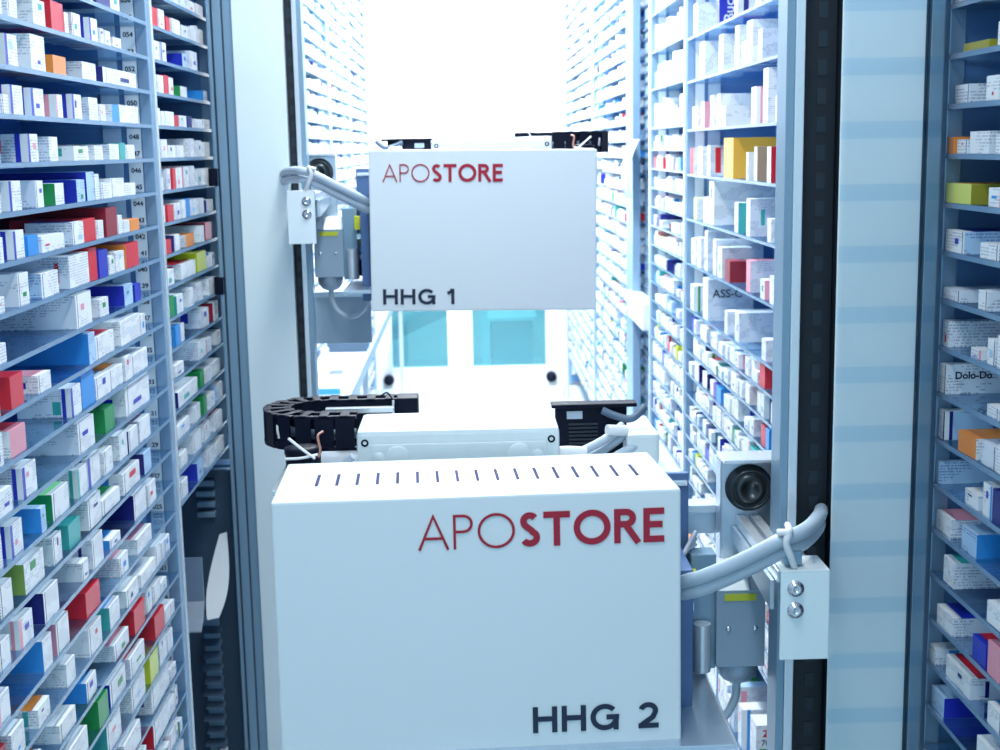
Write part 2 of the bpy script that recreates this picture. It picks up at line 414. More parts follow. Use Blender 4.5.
# ------------------------------------------------------------------ cartons
ROWS_A = [
  (1.8442, [(2.27, 2.352, .024, "N", "N", "", "", .0), (2.358, 2.426, .032, "W", "W", "", "", .0)]),
  (1.7812, [(1.826, 1.866, .044, "w", "W", "", "", .0), (1.934, 1.989, .035, "W", "W", "", "", .0), (2.013, 2.077, .041, "R", "R", "", "", .0), (2.082, 2.103, .031, "P", "W", "", "", .0), (2.129, 2.173, .035, "w", "W", "", "", .0), (2.219, 2.266, .036, "b", "W", "B", "", .0), (2.273, 2.297, .024, "W", "W", "", "", .0), (2.31, 2.349, .024, "P", "W", "", "", .0), (2.369, 2.423, .018, "W", "W", "", "", .0)]),
  (1.7182, [(1.804, 1.851, .04, "w", "W", "B", "", .0), (1.906, 1.974, .048, "W", "W", "", "", .0), (2.016, 2.082, .027, "O", "O", "", "", .0), (2.168, 2.244, .027, "w", "W", "", "", .0), (2.288, 2.516, .026, "N", "W", "", "", .0)]),
  (1.6552, [(1.808, 1.857, .038, "b", "W", "B", "", .0), (1.9, 1.954, .038, "w", "W", "B", "", .0), (2.006, 2.036, .033, "w", "W", "P", "", .0), (2.092, 2.141, .037, "b", "W", "B", "", .0), (2.193, 2.241, .036, "w", "W", "", "", .0), (2.247, 2.284, .027, "W", "W", "", "", .0), (2.316, 2.37, .029, "W", "c", "", "", .0), (2.377, 2.515, .03, "W", "W", "", "", .0)]),
  (1.5922, [(1.747, 1.762, .026, "b", "b", "", "", .0), (1.871, 1.911, .038, "w", "W", "B", "", .0), (1.966, 2.01, .035, "w", "W", "", "", .0), (2.077, 2.16, .022, "W", "W", "", "", .0), (2.195, 2.249, .023, "W", "W", "", "", .0), (2.294, 2.353, .026, "w", "W", "", "", .0), (2.36, 2.395, .028, "T", "T", "", "", .0), (2.402, 2.468, .025, "W", "W", "", "", .0)]),
  (1.5292, [(1.729, 1.744, .026, "b", "W", "", "", .0), (1.782, 1.827, .039, "b", "W", "B", "", .0), (1.887, 1.923, .037, "w", "W", "", "", .0), (1.98, 2.025, .031, "G", "W", "", "", .0), (2.083, 2.127, .034, "B", "b", "", "", .0), (2.132, 2.179, .045, "B", "b", "", "", .22), (2.185, 2.215, .041, "b", "W", "", "", .0), (2.221, 2.277, .026, "W", "W", "", "", .0), (2.284, 2.372, .031, "W", "W", "", "", .0), (2.379, 2.451, .021, "W", "W", "", "", .0)]),
  (1.4662, [(1.779, 1.824, .037, "b", "W", "B", "", .0), (1.837, 1.88, .027, "c", "c", "", "", .0), (1.894, 1.94, .023, "W", "W", "", "", .0), (1.945, 2.004, .022, "W", "W", "", "", .0), (2.046, 2.105, .034, "w", "W", "", "N", .0), (2.111, 2.18, .035, "R", "R", "", "", .0), (2.186, 2.229, .029, "W", "W", "", "", .0), (2.236, 2.307, .047, "r", "r", "", "", .24), (2.314, 2.348, .031, "W", "W", "", "", .0), (2.355, 2.391, .021, "W", "W", "", "", .0), (2.398, 2.465, .02, "O", "O", "", "", .0)]),
  (1.4032, [(1.703, 1.733, .02, "W", "W", "", "", .0), (1.784, 1.83, .043, "w", "W", "", "", .0), (1.883, 1.964, .034, "b", "W", "", "", .0), (2.019, 2.123, .048, "w", "W", "", "", .13), (2.129, 2.177, .051, "R", "R", "", "", .22), (2.183, 2.239, .044, "B", "B", "", "", .0), (2.245, 2.278, .03, "W", "W", "", "", .0), (2.284, 2.339, .034, "W", "W", "", "", .0), (2.353, 2.448, .042, "O", "R", "", "", .0)]),
  (1.3402, [(1.684, 1.722, .025, "W", "W", "", "", .0), (2.03, 2.119, .051, "w", "W", "", "", .13), (2.173, 2.229, .029, "W", "W", "", "", .0), (2.336, 2.394, .035, "B", "b", "", "", .14), (2.401, 2.447, .03, "B", "B", "", "", .0)]),
  (1.2772, [(1.718, 1.771, .042, "R", "R", "", "", .0), (1.83, 1.885, .025, "W", "W", "", "P", .0), (2.086, 2.121, .048, "c", "b", "", "", .14), (2.133, 2.245, .035, "W", "W", "", "R", .0), (2.279, 2.415, .042, "W", "W", "", "", .0), (2.422, 2.461, .036, "W", "W", "", "", .0)]),
  (1.2142, [(1.711, 1.772, .036, "W", "P", "", "R", .0), (1.978, 2.031, .044, "w", "W", "B", "", .0), (2.042, 2.111, .052, "c", "c", "", "", .0), (2.117, 2.197, .035, "w", "W", "", "", .0), (2.203, 2.29, .033, "W", "W", "", "O", .0), (2.297, 2.339, .041, "W", "W", "", "", .0), (2.346, 2.468, .035, "W", "W", "", "", .0)]),
  (1.1512, [(1.647, 1.696, .032, "W", "W", "", "", .0), (1.74, 1.8, .042, "w", "W", "B", "", .0), (2.004, 2.089, .048, "w", "W", "", "", .0), (2.161, 2.219, .039, "G", "G", "", "", .0), (2.294, 2.468, .051, "W", "W", "", "", .0)]),
  (1.0882, [(1.681, 1.729, .043, "w", "W", "B", "", .0), (1.798, 1.82, .035, "c", "b", "", "", .0), (1.857, 1.936, .039, "G", "W", "", "g", .0), (1.983, 2.033, .044, "w", "W", "T", "", .0), (2.044, 2.115, .046, "w", "W", "B", "", .0), (2.127, 2.183, .038, "W", "W", "", "", .0), (2.23, 2.285, .043, "W", "W", "", "", .0), (2.292, 2.357, .038, "N", "W", "", "", .0), (2.372, 2.451, .039, "W", "W", "", "P", .0)]),
  (1.0252, [(1.628, 1.674, .041, "w", "W", "", "", .0), (1.723, 1.805, .042, "E", "W", "", "", .0), (1.847, 1.89, .041, "w", "W", "", "", .0), (1.926, 1.984, .037, "T", "T", "", "", .0), (2.028, 2.098, .048, "W", "W", "", "", .0), (2.111, 2.213, .025, "W", "W", "", "G", .0), (2.24, 2.356, .037, "W", "W", "", "", .0), (2.386, 2.442, .039, "N", "b", "", "", .0)]),
  (.9622, [(1.613, 1.651, .036, "W", "W", "", "", .0), (1.687, 1.741, .04, "W", "W", "P", "", .0), (1.785, 1.85, .044, "N", "W", "", "", .0), (1.968, 2.001, .029, "W", "W", "", "", .0), (2.024, 2.088, .048, "w", "W", "", "R", .0), (2.132, 2.197, .016, "c", "W", "", "c", .0), (2.309, 2.393, .045, "N", "W", "", "", .0), (2.401, 2.466, .039, "W", "W", "", "", .0)]),
  (.8992, [(1.587, 1.632, .036, "w", "W", "P", "", .0), (1.765, 1.806, .045, "c", "W", "", "c", .0), (1.83, 1.889, .046, "P", "W", "", "", .0), (1.98, 2.054, .04, "R", "R", "", "", .0), (2.181, 2.235, .033, "W", "W", "", "P", .0), (2.307, 2.416, .028, "W", "W", "", "P", .0)]),
  (.8362, [(1.617, 1.669, .039, "w", "W", "", "", .0), (1.724, 1.777, .026, "W", "W", "", "O", .0), (1.864, 1.905, .036, "W", "W", "", "", .0), (1.98, 2.05, .044, "W", "W", "", "", .0), (2.099, 2.164, .038, "T", "W", "", "c", .0), (2.205, 2.291, .03, "W", "W", "", "", .0), (2.313, 2.424, .024, "W", "W", "", "", .0), (2.432, 2.474, .04, "W", "W", "", "", .0)]),
  (.7732, [(1.572, 1.626, .03, "W", "W", "", "", .0), (1.666, 1.735, .03, "W", "W", "", "O", .0), (1.813, 1.889, .027, "W", "W", "", "", .0), (1.953, 2.011, .032, "c", "W", "", "c", .0), (2.122, 2.216, .028, "W", "W", "", "P", .0), (2.245, 2.319, .044, "R", "R", "", "", .0), (2.35, 2.39, .042, "W", "W", "", "", .0), (2.399, 2.457, .036, "W", "W", "", "", .0)]),
  (.7102, [(1.535, 1.587, .027, "W", "W", "", "R", .0), (1.711, 1.774, .031, "W", "W", "", "", .0), (1.832, 1.938, .036, "W", "W", "", "", .0), (2.0, 2.055, .045, "G", "G", "", "", .0), (2.08, 2.179, .04, "B", "W", "", "", .0), (2.2, 2.303, .036, "W", "W", "", "R", .0), (2.39, 2.466, .043, "R", "R", "", "", .0)]),
  (.6472, [(1.596, 1.652, .029, "W", "W", "", "", .0), (1.778, 1.847, .034, "W", "W", "P", "", .0), (1.889, 1.967, .031, "W", "W", "", "", .0), (2.039, 2.128, .049, "T", "W", "", "", .0), (2.204, 2.301, .046, "W", "W", "", "T", .0), (2.333, 2.398, .05, "Y", "L", "", "", .0), (2.415, 2.475, .05, "b", "W", "", "", .0)]),
  (.5842, [(1.517, 1.613, .029, "W", "W", "", "r", .0), (1.663, 1.753, .03, "W", "W", "", "", .0), (1.801, 1.873, .038, "W", "W", "", "", .0), (1.939, 2.035, .032, "W", "W", "", "R", .0), (2.126, 2.239, .038, "W", "W", "", "R", .0), (2.34, 2.485, .052, "W", "W", "", "", .0)]),
  (.5212, [(1.527, 1.606, .027, "W", "W", "", "", .0), (1.709, 1.786, .036, "W", "W", "P", "", .0), (1.858, 1.947, .03, "R", "W", "", "R", .0), (2.019, 2.123, .039, "W", "W", "", "", .0), (2.178, 2.283, .032, "R", "W", "", "R", .0), (2.331, 2.45, .045, "R", "W", "", "", .0)]),
]
ROWS_B = [
  (1.9072, [(3.009, 3.097, .022, "W", "W", "", "", .0), (3.109, 3.215, .025, "N", "W", "", "", .0)]),
  (1.8442, [(2.629, 2.662, .024, "W", "W", "", "", .0), (2.678, 2.722, .036, "P", "R", "", "", .0), (2.73, 2.775, .037, "W", "W", "", "", .0), (2.794, 2.831, .029, "R", "R", "", "", .0), (2.841, 2.919, .03, "W", "W", "", "", .0), (2.95, 3.013, .026, "w", "W", "", "", .0), (3.024, 3.091, .029, "W", "W", "", "", .0)]),
  (1.7812, [(2.628, 2.67, .035, "W", "W", "", "", .0), (2.679, 2.722, .036, "b", "W", "", "", .0), (2.731, 2.776, .037, "b", "W", "B", "", .0), (2.943, 2.985, .029, "B", "b", "", "", .0), (3.017, 3.096, .04, "w", "W", "", "B", .0)]),
  (1.7182, [(2.628, 2.67, .033, "w", "W", "", "", .0), (2.679, 2.732, .034, "W", "W", "", "", .0), (2.741, 2.787, .037, "R", "R", "", "", .0), (2.796, 2.835, .035, "W", "W", "", "", .0), (2.894, 2.967, .022, "G", "W", "", "", .0), (3.148, 3.222, .023, "c", "b", "", "", .0)]),
  (1.6552, [(2.628, 2.688, .033, "W", "W", "", "", .0), (2.697, 2.733, .028, "W", "W", "", "", .0), (2.742, 2.817, .029, "w", "W", "", "", .0), (2.827, 2.867, .023, "R", "R", "", "", .0), (2.877, 2.949, .024, "W", "W", "", "", .0), (2.96, 3.003, .024, "N", "N", "", "", .0), (3.014, 3.106, .02, "W", "W", "", "", .0), (3.118, 3.216, .021, "W", "W", "", "", .0)]),
  (1.5922, [(2.628, 2.671, .035, "B", "W", "", "", .0), (2.68, 2.734, .036, "W", "W", "", "T", .0), (2.743, 2.81, .025, "w", "W", "", "", .0), (2.819, 2.9, .025, "W", "W", "", "", .0), (2.942, 2.997, .039, "W", "W", "", "", .0), (3.03, 3.088, .036, "W", "W", "", "", .0), (3.124, 3.198, .033, "W", "W", "", "", .0)]),
  (1.5292, [(2.619, 2.68, .025, "W", "W", "", "", .0), (2.717, 2.754, .041, "w", "w", "", "", .0), (2.763, 2.792, .041, "R", "R", "", "", .0), (2.802, 2.862, .042, "W", "W", "", "", .0), (2.872, 2.924, .043, "P", "W", "", "", .0), (2.946, 3.001, .044, "W", "W", "", "", .0), (3.035, 3.094, .036, "W", "W", "", "", .0), (3.105, 3.179, .037, "W", "W", "", "B", .0)]),
  (1.4662, [(2.628, 2.69, .033, "W", "W", "", "", .0), (2.699, 2.756, .032, "R", "R", "", "", .0), (2.775, 2.834, .033, "W", "W", "", "", .0), (2.844, 2.875, .038, "W", "W", "", "", .0), (2.886, 2.928, .039, "c", "c", "", "", .0), (2.939, 3.006, .035, "W", "W", "", "", .0), (3.029, 3.087, .034, "W", "W", "", "", .0), (3.111, 3.186, .028, "N", "W", "", "", .0)]),
  (1.4032, [(2.62, 2.664, .031, "W", "W", "", "", .0), (2.673, 2.719, .028, "W", "R", "", "", .0), (2.748, 2.807, .033, "N", "W", "", "", .0), (2.868, 2.954, .026, "W", "O", "", "", .0), (3.01, 3.069, .036, "W", "W", "", "", .0), (3.093, 3.168, .039, "r", "P", "", "", .24)]),
  (1.3402, [(2.62, 2.73, .031, "W", "W", "", "", .0), (2.809, 2.958, .031, "W", "W", "", "R", .0), (2.981, 3.075, .042, "Y", "L", "", "", .2)]),
  (1.2772, [(2.603, 2.666, .031, "W", "W", "", "", .0), (2.685, 2.723, .04, "G", "G", "", "", .0), (2.732, 2.792, .037, "T", "W", "", "", .0), (2.854, 2.907, .038, "W", "W", "", "", .0), (2.952, 3.021, .04, "w", "W", "", "", .0), (3.093, 3.169, .037, "W", "W", "", "", .0)]),
  (1.2142, [(2.603, 2.658, .016, "W", "W", "", "", .0), (2.705, 2.754, .04, "c", "c", "", "", .0), (2.764, 2.805, .037, "b", "W", "", "", .0), (2.979, 3.063, .04, "w", "W", "", "", .0), (3.113, 3.177, .042, "r", "W", "", "", .0)]),
  (1.1512, [(2.595, 2.678, .027, "W", "W", "", "", .0), (2.697, 2.777, .024, "W", "W", "", "", .0), (2.927, 3.008, .039, "w", "W", "", "", .0), (3.02, 3.082, .032, "P", "W", "", "", .0), (3.158, 3.225, .033, "W", "W", "", "", .0)]),
  (1.0882, [(2.699, 2.898, .032, "N", "W", "", "", .12), (2.932, 2.978, .035, "G", "G", "", "", .0), (2.99, 3.051, .031, "W", "W", "", "", .0), (3.076, 3.166, .032, "W", "W", "", "", .0)]),
  (1.0252, [(2.579, 2.634, .038, "W", "W", "", "", .0), (2.662, 2.804, .028, "W", "W", "", "", .0), (2.847, 2.925, .034, "W", "W", "", "", .0), (2.948, 2.984, .04, "G", "G", "", "", .0), (3.008, 3.083, .031, "W", "W", "", "", .0), (3.121, 3.188, .037, "b", "W", "", "", .0)]),
  (.9622, [(2.58, 2.664, .038, "T", "W", "", "", .0), (2.694, 2.765, .028, "W", "W", "", "R", .0), (2.829, 2.907, .042, "W", "W", "", "", .0), (2.942, 3.014, .039, "W", "W", "", "R", .0), (3.064, 3.156, .037, "W", "W", "", "R", .0)]),
  (.8992, [(2.571, 2.628, .038, "W", "W", "", "", .0), (2.686, 2.747, .036, "W", "W", "", "T", .0), (2.844, 2.912, .038, "B", "b", "", "", .0), (2.971, 3.046, .035, "W", "W", "", "", .0), (3.071, 3.178, .032, "W", "W", "", "", .0)]),
]
ROWS_C = [
  (1.771, [(1.721, 1.77, .026, "w", "W", "", "", .0), (1.63, 1.677, .032, "w", "W", "", "", .0)]),
  (1.708, [(1.638, 1.721, .01, "y", "y", "", "", .0)]),
  (1.645, [(1.693, 1.746, .023, "w", "w", "", "", .0), (1.597, 1.634, .029, "W", "W", "", "", .0)]),
  (1.582, [(1.732, 1.757, .021, "O", "O", "", "", .0), (1.687, 1.725, .018, "w", "W", "", "", .0), (1.618, 1.68, .027, "w", "W", "", "", .0)]),
  (1.519, [(1.67, 1.754, .025, "y", "L", "", "A", .0), (1.574, 1.614, .023, "w", "W", "P", "", .0)]),
  (1.456, [(1.683, 1.751, .028, "b", "W", "", "B", .0), (1.576, 1.633, .019, "w", "W", "", "", .0)]),
  (1.393, [(1.694, 1.752, .015, "w", "w", "", "", .0), (1.6, 1.629, .024, "w", "W", "", "", .0)]),
  (1.33, [(1.731, 1.753, .034, "w", "w", "", "", .14), (1.622, 1.656, .012, "W", "W", "P", "", .0)]),
  (1.267, [(1.732, 1.758, .039, "w", "W", "", "", .15), (1.555, 1.593, .014, "W", "W", "", "", .0)]),
  (1.204, [(1.736, 1.759, .039, "b", "W", "N", "", .0), (1.619, 1.677, .027, "W", "O", "", "O", .0)]),
  (1.141, [(1.745, 1.765, .031, "b", "b", "", "", .14), (1.608, 1.653, .019, "w", "W", "", "", .0)]),
  (1.078, [(1.7, 1.766, .025, "w", "W", "", "P", .06), (1.612, 1.66, .031, "c", "b", "", "", .0)]),
  (1.015, [(1.764, 1.772, .024, "w", "R", "", "R", .0), (1.679, 1.72, .035, "w", "W", "", "T", .0), (1.521, 1.562, .027, "w", "W", "", "", .0)]),
  (.952, [(1.672, 1.733, .025, "w", "W", "", "B", .0), (1.561, 1.605, .03, "B", "B", "", "R", .0)]),
  (.889, [(1.731, 1.784, .023, "w", "W", "", "", .0), (1.612, 1.699, .029, "w", "W", "", "R", .0), (1.504, 1.548, .027, "w", "W", "", "c", .0)]),
  (.826, [(1.7, 1.748, .028, "B", "b", "", "b", .0), (1.509, 1.574, .034, "w", "W", "", "", .0)]),
  (.763, [(1.75, 1.784, .031, "N", "b", "", "", .0), (1.577, 1.626, .035, "w", "W", "", "", .0), (1.499, 1.544, .027, "N", "b", "", "", .0)]),
  (.7, [(1.687, 1.748, .028, "w", "W", "", "Y", .0), (1.57, 1.649, .03, "B", "N", "", "", .0)]),
  (.637, [(1.563, 1.613, .035, "w", "W", "", "", .0), (1.485, 1.53, .027, "N", "b", "", "", .0)]),
  (.574, [(1.73, 1.764, .031, "N", "b", "", "", .0), (1.599, 1.658, .024, "Y", "W", "", "Y", .0), (1.497, 1.563, .029, "B", "N", "", "", .0)]),
  (.511, [(1.667, 1.728, .027, "w", "W", "", "", .0), (1.529, 1.592, .023, "P", "W", "", "R", .0)]),
]
ROWS_D = [
  (1.8898, [(3.668, 3.732, .082, "W", "W", "", "", .0), (3.368, 3.407, .085, "B", "B", "", "", .1), (3.135, 3.17, .07, "W", "W", "", "", .0), (2.894, 2.943, .073, "W", "W", "", "", .0)]),
  (1.7732, [(3.572, 3.648, .091, "W", "W", "", "", .1), (3.323, 3.375, .089, "W", "W", "", "P", .1), (3.129, 3.175, .093, "w", "W", "", "", .14), (2.877, 2.916, .064, "w", "W", "", "", .0)]),
  (1.641, [(3.675, 3.74, .06, "W", "W", "", "", .0), (3.567, 3.612, .069, "P", "W", "", "", .0), (3.342, 3.382, .08, "W", "W", "", "", .16), (2.927, 2.979, .079, "w", "W", "P", "", .0), (2.811, 2.858, .112, "W", "W", "", "", .0)]),
  (1.5181, [(3.719, 3.769, .072, "W", "R", "", "", .0), (3.592, 3.655, .075, "W", "W", "", "", .0), (3.474, 3.517, .078, "w", "W", "", "", .0), (3.173, 3.284, .095, "A", "A", "", "", .14), (2.992, 3.025, .062, "w", "W", "B", "", .0), (2.92, 2.95, .074, "K", "W", "", "", .0), (2.775, 2.812, .074, "R", "W", "", "", .0)]),
  (1.394, [(3.682, 3.731, .06, "W", "L", "", "", .0), (3.512, 3.572, .068, "w", "W", "", "P", .0), (3.426, 3.483, .112, "W", "W", "", "", .2), (3.107, 3.154, .07, "T", "W", "", "", .06), (2.974, 3.017, .084, "w", "W", "", "", .0), (2.776, 2.813, .05, "W", "W", "", "", .0)]),
  (1.2692, [(3.694, 3.76, .072, "W", "W", "", "", .0), (3.507, 3.552, .105, "w", "W", "", "", .06), (3.378, 3.42, .091, "w", "W", "", "", .12), (2.977, 3.021, .071, "w", "P", "", "", .1), (2.834, 2.873, .042, "P", "W", "", "", .06)]),
  (1.1401, [(3.689, 3.756, .072, "w", "W", "G", "", .0), (3.487, 3.562, .109, "w", "W", "", "", .12), (3.214, 3.252, .058, "w", "W", "", "", .0), (3.093, 3.14, .069, "w", "W", "", "", .16), (2.806, 2.845, .046, "W", "W", "", "", .0)]),
  (1.0802, [(3.704, 3.754, .039, "B", "B", "", "", .0), (3.499, 3.591, .037, "w", "W", "", "P", .0), (3.275, 3.328, .029, "w", "W", "", "", .0), (3.137, 3.198, .037, "b", "W", "", "", .0), (2.966, 3.009, .04, "W", "W", "", "", .0), (2.811, 2.861, .05, "R", "R", "", "", .0)]),
  (1.0173, [(3.652, 3.718, .049, "W", "W", "", "", .0), (3.526, 3.588, .053, "N", "W", "", "", .0), (3.22, 3.272, .034, "W", "W", "", "", .0), (3.109, 3.17, .042, "w", "W", "", "P", .0), (2.951, 2.995, .044, "W", "W", "", "", .0), (2.798, 2.837, .05, "W", "W", "N", "", .0)]),
  (.953, [(3.617, 3.682, .049, "N", "W", "", "", .0), (3.508, 3.57, .042, "N", "W", "", "", .0), (3.295, 3.35, .039, "c", "c", "", "", .0), (3.217, 3.269, .034, "w", "W", "", "", .0), (3.082, 3.13, .051, "W", "W", "", "", .0), (2.915, 2.958, .039, "w", "W", "", "", .0), (2.803, 2.843, .046, "R", "R", "", "", .0), (2.755, 2.784, .049, "c", "c", "", "", .0)]),
]

CART = []
def put(side, bay, row, z, Y0, Y1, h, sc, ec, st='', tp='', d=0., note=''):
    sg = 1 if side == 'L' else -1
    XF = XFL if side == 'L' else XFR
    d = d or rnd.uniform(.065, .12)
    back = rnd.uniform(.001, .005)
    if bay == 'C': Y1 = min(Y1, 1.757)
    if bay == 'B': Y0 = max(Y0, 2.647); Y1 = min(Y1, 3.20)
    if Y1 - Y0 < .008: return
    CART.append(dict(side=side, sg=sg, bay=bay, row=row, z=z, y0=Y0, y1=Y1, h=h, d=min(d, .225), sc=sc, ec=ec, st=st, tp=tp, x=-sg * (XF + back) if True else 0,
                     slit=rnd.random() < .6, pr=[rnd.random() for _ in range(8)], rz=rnd.uniform(-.02, .02), note=note))
def fix_row(sp):
    sp = sorted(sp); out = []
    for q in sp:
        q = list(q)
        if out and q[0] < out[-1][1] + .001: q[0] = out[-1][1] + .0015
        if q[1] - q[0] > .008: out.append(q)
    return out
WCOL = 'WWWWWWWWwwwwwwbbbPBcRGTNYONrc'
def fill(side, bay, row, z, Y0, Y1, hm, dens=.86, taken=(), wmin=.022, wmax=.06, hues=.5):
    y = Y0
    while y < Y1:
        wd = rnd.uniform(wmin, wmax)
        if rnd.random() > dens: y += wd * rnd.uniform(.5, 2); continue
        if y + wd > Y1: break
        if any(y < b + .003 and y + wd > a - .003 for a, b in taken): y += .012; continue
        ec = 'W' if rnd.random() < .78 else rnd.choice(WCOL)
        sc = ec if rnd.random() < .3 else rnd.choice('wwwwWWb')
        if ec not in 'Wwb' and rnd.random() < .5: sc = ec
        if ec in 'Ww' and rnd.random() < .14 * hues * 2: sc = rnd.choice('BNTRPGc')
        st = rnd.choice('BBRPTGc') if ec in 'Ww' and rnd.random() < .3 * hues * 2 else ''
        tp = rnd.choice('PRTBcOG') if ec in 'Ww' and rnd.random() < .15 * hues * 2 else ''
        h = hm * rnd.uniform(.42, .92)
        put(side, bay, row, z, y, y + wd, h, sc, ec, st, tp)
        y += wd + rnd.uniform(.001, .006)

for ri, (z, sp) in enumerate(ROWS_A):
    sp = fix_row(sp)
    for q in sp: put('L', 'A', round((z - 1.5922) / PIT_), z, *q[:7], d=q[7], note='almex' if abs(z - zl(-3)) < .01 and abs(q[7] - .13) < .001 else '')
    n = round((z - 1.5922) / PIT_)
    lo = min(q[0] for q in sp); hi = max(q[1] for q in sp)
    fill('L', 'A', n, z, 1.28, lo - .004, .05, .9)
    if n <= -12: fill('L', 'A', n, z, hi + .004, 2.58, .05, .8)
for n in list(range(5, 8)) + list(range(-22, -17)): fill('L', 'A', n, zl(n), 1.28, 2.58, .05, .85)
for ri, (z, sp) in enumerate(ROWS_B):
    n = round((z - 1.5922) / PIT_); sp = fix_row(sp)
    for q in sp: put('L', 'B', n, z, *q[:7], d=q[7])
    fill('L', 'B', n, z, max(q[1] for q in sp) + .004, 3.20, .045, .8)
    if min(q[0] for q in sp) > 2.74: fill('L', 'B', n, z, 2.65, min(q[0] for q in sp) - .004, .04, .6)
for n in (6, 7): fill('L', 'B', n, zl(n), 2.65, 3.20, .045)
for ri, (z, sp) in enumerate(ROWS_C):
    k = round((1.771 - z) / PIT_)
    sp = fix_row(sp)
    for q in sp: put('R', 'C', k, z, *q[:7], d=q[7], note='Dolo-Do' if k == 8 and q[7] > .1 else '')
    fill('R', 'C', k, z, .98, min(q[0] for q in sp) - .004, .05, .8)
for ri, (z, sp) in enumerate(ROWS_D):
    sp = fix_row(sp); tk = [(q[0], q[1]) for q in sp]
    for q in sp: put('R', 'D', ri, z, *q[:7], d=q[7], note='Buc' if (ri == 0 and q[4] == 'B') else ('ASS-C' if ri == 6 and abs(q[7] - .12) < .001 and q[2] > .08 else ''))
    big = ri < 7
    if not (big and ri in (0, 6)): fill('R', 'D', ri, z, 2.70, 3.79, .10 if big else .05, .22 if big else .8, tk, .035 if big else .025, .08 if big else .06)
for i, z in enumerate(zD[12:]):
    tall = i == len(zD) - 13
    if tall: put('R', 'D', 10 + i, z, 2.84, 2.90, .135, 'W', 'W', '', '', .09, '701')
    fill('R', 'D', 10 + i, z, 2.4, 3.79, .15 if tall else .05, .85, [(2.72, 2.905)] if tall else ())
for i, z in enumerate(zE): fill('R', 'E', i, z, 3.87, 4.52, .1 if i < 5 else .05, .85, (), .022, .055)
for i, z in enumerate(zG):
    fill('R', 'G', i, z, 5.27, 6.56, .05, .85, hues=.35); fill('R', 'H', i, z, 6.65, 8.36, .05, .85, hues=.25)
for bi, (a, b) in enumerate(LF):
    for n in range(-22, 15): fill('L', 'L%d' % bi, n, zl(n), a + .02, b - .03, .05, .85, hues=.3)

def carton_geo(c, off, world):
    """faces of one carton; off = local origin (base centre); world True keeps world coordinates"""
    sg = c['sg']; X0 = c['x']; d = c['d']; w = c['y1'] - c['y0']; h = c['h']
    pm = lambda k, p: CMP[k] if p and k in CMP else CM[k]
    quads = []   # (4 points (t, y, z), normal, material, uv axes)
    def Q(p, m, uv): quads.append((p, m, uv))
    st, tp = c['st'], c['tp']
    # aisle-facing end, strips from near edge
    segs = []; y = 0.
    if st: segs.append((0, .2 * w, CM[st])); y = .2 * w
    elif c['slit'] and c['ec'] in 'Ww' and w > .014:
        segs += [(0, .09 * w, CM[c['ec']]), (.09 * w, .09 * w + .0024, SLIT)]; y = .09 * w + .0024
    segs.append((y, w, pm(c['ec'], True)))
    for a, b, m in segs: Q([(0, a, 0), (0, b, 0), (0, b, h), (0, a, h)], m, (1, 2))
    # camera-facing side, strips from the aisle edge inwards
    segs = []; t = 0.
    if st: segs = [(0, -.10 * d, CM['W']), (-.10 * d, -.17 * d, CM[st])]; t = -.17 * d
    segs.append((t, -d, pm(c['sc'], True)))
    for a, b, m in segs: Q([(a, 0, 0), (b, 0, 0), (b, 0, h), (a, 0, h)], m, (0, 2))
    tm = CM[c['ec']]
    if tp: Q([(0, 0, h), (0, w, h), (-d * .12, w, h), (-d * .12, 0, h)], tm, (0, 1)); Q([(-d * .12, 0, h), (-d * .12, w, h), (-d, w, h), (-d, 0, h)], CM[tp], (0, 1))
    else: Q([(0, 0, h), (0, w, h), (-d, w, h), (-d, 0, h)], tm, (0, 1))
    Q([(0, 0, 0), (0, w, 0), (-d, w, 0), (-d, 0, 0)], tm, (0, 1))
    # printed colour blocks on end and side
    pr = c['pr']; e_ = .0003
    if c['ec'] in 'Wwb' and w > .02 and pr[0] < .5:
        k = CM['BBcNRPTGwb'[int(pr[1] * 10)]]; a = w * (.25 + .25 * pr[2]); b = a + w * (.14 + .25 * pr[3]); z0 = h * (.15 + .5 * pr[4]); z1 = z0 + h * (.1 + .2 * pr[5])
        Q([(e_, a, z0), (e_, b, z0), (e_, b, z1), (e_, a, z1)], k, (1, 2))
    if c['sc'] in 'Wwb' and pr[6] < .5 and not c['note']:
        k = CM['BcNRPTBw'[int(pr[7] * 8)]]; a = -d * (.16 + .2 * pr[2]); b = a - d * (.05 + .2 * pr[3]); z0 = h * .1 if pr[5] < .5 else h * .3; z1 = h * (.55 + .4 * pr[4])
        Q([(a, -e_, z0), (b, -e_, z0), (b, -e_, z1), (a, -e_, z1)], k, (0, 2))
    Q([(0, w, 0), (-d, w, 0), (-d, w, h), (0, w, h)], CM[c['sc']], (0, 2))
    Q([(-d, 0, 0), (-d, w, 0), (-d, w, h), (-d, 0, h)], CM[c['ec']], (1, 2))
    cen = Vector((-d / 2, w / 2, h / 2)); out = []
    rot = Matrix.Rotation(c['rz'] if w < d else 0, 3, 'Z')
    for p, m, uv in quads:
        P = [Vector(q) for q in p]
        n = (P[1] - P[0]).cross(P[2] - P[1]); mid = sum(P, Vector()) / 4 - cen
        U = [(q[uv[0]], q[uv[1]]) for q in P]
        L = []
        for q in P:
            v = rot @ (q - Vector((-d / 2, w / 2, 0)))
            v = Vector((v.x * sg, v.y, v.z))
            if world: v += Vector((X0 - sg * d / 2, c['y0'] + w / 2, c['z']))
            L.append(v)
        flip = (n.dot(mid) < 0) != (sg < 0)
        if flip: L.reverse(); U.reverse()
        out.append((L, m, U))
    return out
